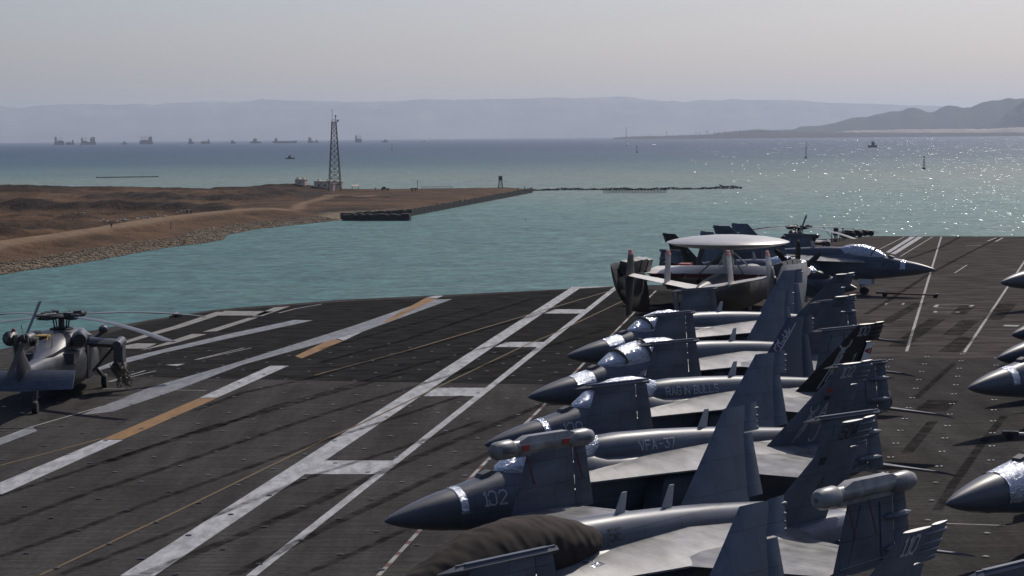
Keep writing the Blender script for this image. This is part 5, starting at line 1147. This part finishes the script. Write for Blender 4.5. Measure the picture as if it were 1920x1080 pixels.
# ------------------------------------------------------------------ ships and buoys
M['ship'] = mat('ship_dark_hull', (.012, .013, .016), .6, var=.3, scale=.05)
M['ship_top'] = mat('ship_grey_house', (.05, .05, .052), .6, var=.3, scale=.05)
M['ship_rust'] = mat('ship_rusty_hull', (.10, .05, .04), .6, var=.3, scale=.05)
def ship(px, pyw, wpx, hpx, kind, lab, flip=1, name='cargo_ship', D=None, rust=False):
    q = at(px, pyw, SEA); Dm = min(q.y if q.y > 0 else 1e9, 13000) if D is None else D
    p = at(px, pyw, SEA) if D is None and q.y < 13000 and q.y > 0 else dist(px, pyw, Dm)
    L_ = wpx/FPX*Dm*1.1; H = hpx/FPX*Dm*1.15; o = thing(name, lab, name.replace('_', ' ').replace('cargo ', ''), (p.x, Dm, SEA))
    hh = H*.38 if kind != 'tanker' else H*.42; B = min(L_*.18, 32)
    def hull():
        rs = []
        for t, wd, zt in ((-.5, .25, 1.0), (-.47, .8, .95), (-.3, 1, .85), (.3, 1, .85), (.42, .7, .95), (.5, .05, 1.15)):
            x = t*L_*flip; rs.append([(x, -B/2*wd, hh*zt), (x-(.02*L_*flip if t == .5 else 0), -B/2*wd*.7, -2), (x-(.02*L_*flip if t == .5 else 0), B/2*wd*.7, -2), (x, B/2*wd, hh*zt)])
        return MB().rings(rs)
    hull().build('hull', M['ship_rust' if rust else 'ship'], o, 0)
    hx = {'tanker': -.36, 'cargo': -.33, 'tug': .05, 'front': -.1, 'crane': -.30, 'boat': .05}[kind]*L_*flip
    w = {'tanker': .11, 'cargo': .2, 'tug': .34, 'front': .6, 'crane': .28, 'boat': .3}[kind]*L_
    s = MB().box((hx, 0, hh*.85+(H-hh)*.33), (w, B*.8, (H-hh)*.66+hh*.1)).box((hx, 0, hh+(H-hh)*.72), (w*.65, B*.9, (H-hh)*.18)).build('superstructure', M['ship_top'], o, 0)
    MB().tube([(hx-w*.35*flip, 0, hh), (hx-w*.35*flip, 0, hh+(H-hh)*.82)], w*.14, 8).build('funnel', M['ship'], o, 0)
    MB().tube([(hx, 0, hh), (hx, 0, H*1.12)], L_*.008+.15, 5).build('mast', M['ship'], o, 0)
    if kind in ('crane', 'cargo'):
        for k in (range(4) if kind == 'crane' else range(2)):
            x = (-.02+.13*k if kind == 'crane' else .05+.2*k)*L_*flip; MB().tube([(x, 0, hh*.8), (x, 0, H*(.98 if kind == 'crane' else .8))], L_*.012, 5).tube([(x, 0, H*.8), (x+.07*L_*flip, 0, H*.72)], L_*.008, 4).build('cargo_crane', M['ship_top'], o, 0)
        MB().box((.12*L_*flip, 0, hh*1.0), (L_*.55, B*.8, hh*.55)).build('deck_cargo', M['ship'], o, 0)
    return o
G = 'ships anchored along the horizon'
for a in ((111, 269, 17, 15, 'cargo', 'dark cargo ship near the horizon, leftmost of all', 1, 'cargo_ship'), (131, 267, 15, 9, 'cargo', 'small pale cargo ship just right of the leftmost ship', -1, 'cargo_ship'), (158, 268, 12, 13, 'crane', 'small ship with a boxy crane frame, left ship of a close pair', 1, 'cargo_ship'),
          (172, 267, 14, 14, 'front', 'dark ship seen end on beside the ship with a crane frame', -1, 'cargo_ship'), (233, 270, 10, 6, 'tug', 'small dark tug between the left ships and the tall loaded one', 1, 'tug_boat'), (274, 265, 23, 14, 'crane', 'tall loaded ship with a row of cranes on the left horizon', -1, 'cargo_ship'), (358, 265, 9, 10, 'front', 'boxy ship seen end on, right of the tall loaded ship', 1, 'cargo_ship'),
          (385, 264.5, 16, 8, 'cargo', 'rusty ship with pale bow near two smaller boats', -1, 'cargo_ship'), (437, 266, 9, 6, 'front', 'low dark boat between rusty ship and pointed tug', 1, 'motor_boat'), (479, 265, 19, 9, 'tug', 'pointed dark tug to the left of the long tanker', -1, 'tug_boat'), (534, 262, 41, 9, 'tanker', 'long low tanker with its bridge at the left end', 1, 'tanker'),
          (582, 262.5, 9, 10, 'front', 'tall ship seen end on just left of the lattice tower', 1, 'cargo_ship'), (593, 265.5, 8, 6, 'tug', 'tiny tug close to the lattice tower', 1, 'tug_boat'), (672, 263, 12, 13, 'crane', 'dark ship with masts right of the lattice tower', 1, 'cargo_ship'), (722, 266, 13, 5, 'tug', 'low barge with a little cabin right of the ship with masts', 1, 'barge'),
          (795, 260.5, 5, 3, 'boat', 'speck of a boat on the horizon near the picture centre', 1, 'motor_boat'), (1636, 276.5, 16, 11, 'tug', 'dark patrol boat on the glittering water at the right', 1, 'patrol_boat'), (544, 298, 16, 6, 'boat', 'dark motor launch left of the tower trailing a pale wake', -1, 'motor_boat')):
    o = ship(*a[:6], flip=a[6], name=a[7], rust=a[0] == 385); o['group'] = G
p = at(544, 298, SEA); mb = MB()
for k in range(14): mb.add([(p.x+6+k*6, p.y-1.5-.3*k, SEA+.12), (p.x+12+k*6, p.y-1.5-.3*k, SEA+.12), (p.x+12+k*6, p.y+1.5+.3*k, SEA+.12), (p.x+6+k*6, p.y+1.5+.3*k, SEA+.12)], [(0, 1, 2, 3)]) if k % 3 != 2 else None
o = mb.build('wake', M['rubble'], None, 0); o['kind'] = 'stuff'; tag(o, 'broken white wake behind the motor launch', 'wake')
def buoy(px, pyw, hpx, lab, big=False):
    p = at(px, pyw, SEA); k = FPX/p.y; h = hpx/k; o = thing('channel_buoy', lab, 'buoy', (p.x, p.y, SEA), 0, 'channel buoys on the open water')
    w = h*.12
    MB().lathe([(w*.9, -.5), (w*1.15, 0), (w*1.15, h*.08), (w*.6, h*.15)], n=12).build('float', M['ship'], o)
    mb = MB()
    for s in (-1, 1):
        for t in (-1, 1): mb.tube([(s*w*.6, t*w*.6, h*.1), (s*w*.16, t*w*.16, h*.9)], h*.013, 4)
    for z in (.3, .5, .7): f = .6-.44*z; mb.box((0, 0, h*z), (w*2*f, w*2*f, h*.02))
    mb.build('lattice', M['ship'], o, 0); MB().box((0, 0, h*.93), (w*.9, w*.9, h*.09)).build('lantern', M['ship'], o, 0)
for a in ((735, 281, 10, 'slim buoy right of the lattice tower'), (1174.5, 273.5, 8, 'small buoy under the far radio mast'), (1194, 286, 13, 'buoy right of and nearer than the one under the radio mast'), (1512, 277, 10, 'farther one of two buoys standing in line'), (1511, 296.5, 19, 'nearer one of two buoys standing in line'), (1732.5, 317.5, 25, 'tall lattice buoy with wide float on the glittering water'), (986, 413.5, 6, 'little dark buoy in the channel, short of the breakwater'), (151, 276, 6, 'tiny buoy under the left group of ships')): buoy(*a)

# ------------------------------------------------------------------ loose things on the deck
def towbar(a, b_, lab, m_='dark_red'):
    d = b_-a; L_ = d.length; o = thing('tow_bar', lab, 'tow bar', (a.x, a.y, 0), math.atan2(d.y, d.x), 'tow bars lying on the deck')
    MB().tube([(0, 0, .24), (L_*.5, 0, .22), (L_, 0, .20)], .06, 8).build('bar', M[m_], o); MB().box((L_, 0, .22), (.2, .3, .16)).build('hitch', M['metal'], o, 0); MB().box((.2, 0, .26), (.6, .3, .14)).build('fork', M['metal'], o, 0)
    for y in (-.3, .3): wheel_mb((L_*.12, y*.6, .14), .14, .08).build('wheel', M['rubber'], o); wheel_mb((L_*.97, y*.5, .12), .12, .08).build('wheel', M['rubber'], o)
towbar(at(1646, 555.5), at(1757, 558.5), 'long dark red tow bar lying before the jet numbered 407')
towbar(at(1884, 824), at(1960, 825), 'pale tow bar poking in at the right edge of the deck', 'cream')
def crate(px, py, w, h, lab, cat, name, m_='metal', rz=10, tops=()):
    p = at(px, py); k = FPX/p.y; W_ = w/k; Hh = h/k; o = thing(name, lab, cat, (p.x, p.y, 0), R(rz)); d = W_*.7
    rs = [[(-W_/2, -d/2, .25), (W_/2, -d/2, .25), (W_/2, d/2, .25), (-W_/2, d/2, .25)], [(-W_/2, -d/2, Hh*.55), (W_/2, -d/2, Hh*.55), (W_/2, d/2, Hh*.55), (-W_/2, d/2, Hh*.55)], [(-W_*.2, -d*.4, Hh), (W_*.35, -d*.4, Hh*.9), (W_*.35, d*.4, Hh*.9), (-W_*.2, d*.4, Hh)]]
    MB().rings(rs).build('body', M[m_], o, 20); MB().box((W_*.1, 0, Hh*.75), (W_*.25, d*.9, Hh*.2)).build('window', M['glass'], o, 0)
    MB().tube([(-W_*.4, 0, Hh*.5), (-W_*.42, 0, Hh*1.15)], .04, 5).box((-W_*.42, 0, Hh*1.15), (.15, .15, .15)).build('beacon', M['metal'], o, 0)
    for x in (-.32, .32):
        for y in (-.5, .5): wheel_mb((x*W_, y*d, .33), .33, .24).build('wheel', M['rubber'], o)
    return o
crate(1589, 446, 22, 15, 'dark tow tractor at the left bow edge, left one of two', 'tow tractor', 'tow_tractor', 'helo_dark')
crate(1607, 444.5, 17, 14, 'dark tow tractor at the left bow edge, right one of two', 'tow tractor', 'tow_tractor', 'helo_dark', -15)
crate(1626, 442.5, 18, 9, 'low red fire cart on the far left corner of the bow', 'fire cart', 'fire_cart', 'red', 5)
p = at(1567, 449); o = thing('floodlight', 'dark boxy floodlight on a pole beside the bow edge', 'floodlight', (p.x, p.y, 0)); MB().tube([(0, 0, 0), (0, 0, .5)], .06, 6).build('pole', M['metal'], o); MB().box((0, 0, .85), (.5, .35, .85), rot=Matrix.Rotation(R(6), 3, 'Y')).build('lamp_head', M['helo_dark'], o, 0)
p = at(1566, 453); o = thing('whip_antenna', 'thin whip antenna leaning out at the bow edge', 'antenna', (p.x, p.y, 0)); MB().tube([(0, 0, 0), (-1.4, .3, 1.7)], .035, 5).build('whip', M['metal'], o); MB().box((0, 0, .15), (.4, .4, .3)).build('base', M['metal'], o, 0)
p = at(1572, 452.5); o = thing('safety_rail', 'short dark safety rail by the leaning whip antenna', 'railing', (p.x, p.y, 0), R(60))
for x in np.linspace(-2, 2, 6): MB().tube([(x, 0, 0), (x, 0, 1.1)], .05, 5).build('post', M['metal'], o)
MB().tube([(-2, 0, 1.05), (2, 0, 1.05)], .04, 5).build('rail', M['metal'], o)
p = at(330, 595); o = thing('deck_edge_box', 'dark bundle on the port deck edge beyond the helicopter', 'bundle', (p.x, p.y, 0), R(60)); MB().tube([(-.6, 0, .1), (-.3, .1, .16), (.2, 0, .2), (.6, 0, .1)], [.06, .12, .14, .07], 8).build('roll', M['helo_dark'], o); MB().box((.2, 0, .12), (.5, .3, .22)).build('box', M['helo_dark'], o, 0)
p = at(1617, 547); person(p.x, p.y, 0, 'crew member in an orange vest beside the nose wheel of the 407 jet', 'orange', 20, hgt=1.7)
# ------------------------------------------------------------------ haze
hz = MB(); X0, Y0, Y1, Z0, Z1 = 66000, -1500, 69000, SEA-4.5, 900
hz.box((0, (Y0+Y1)/2, (Z0+Z1)/2), (2*X0, Y1-Y0, Z1-Z0))
m = bpy.data.materials.new('haze'); m.use_nodes = True; nt = m.node_tree; nt.nodes.clear(); out = nt.nodes.new('ShaderNodeOutputMaterial'); pv = nt.nodes.new('ShaderNodeVolumePrincipled')
pv.inputs['Color'].default_value = (.69, .80, .96, 1); pv.inputs['Density'].default_value = HAZE_D if 'HAZE_D' in globals() else 3.1e-5; pv.inputs['Anisotropy'].default_value = .35
nt.links.new(pv.outputs[0], out.inputs['Volume'])
o = hz.build('haze', m, None, 0); o['kind'] = 'stuff'; tag(o, 'thin pale sea haze over the gulf', 'haze')
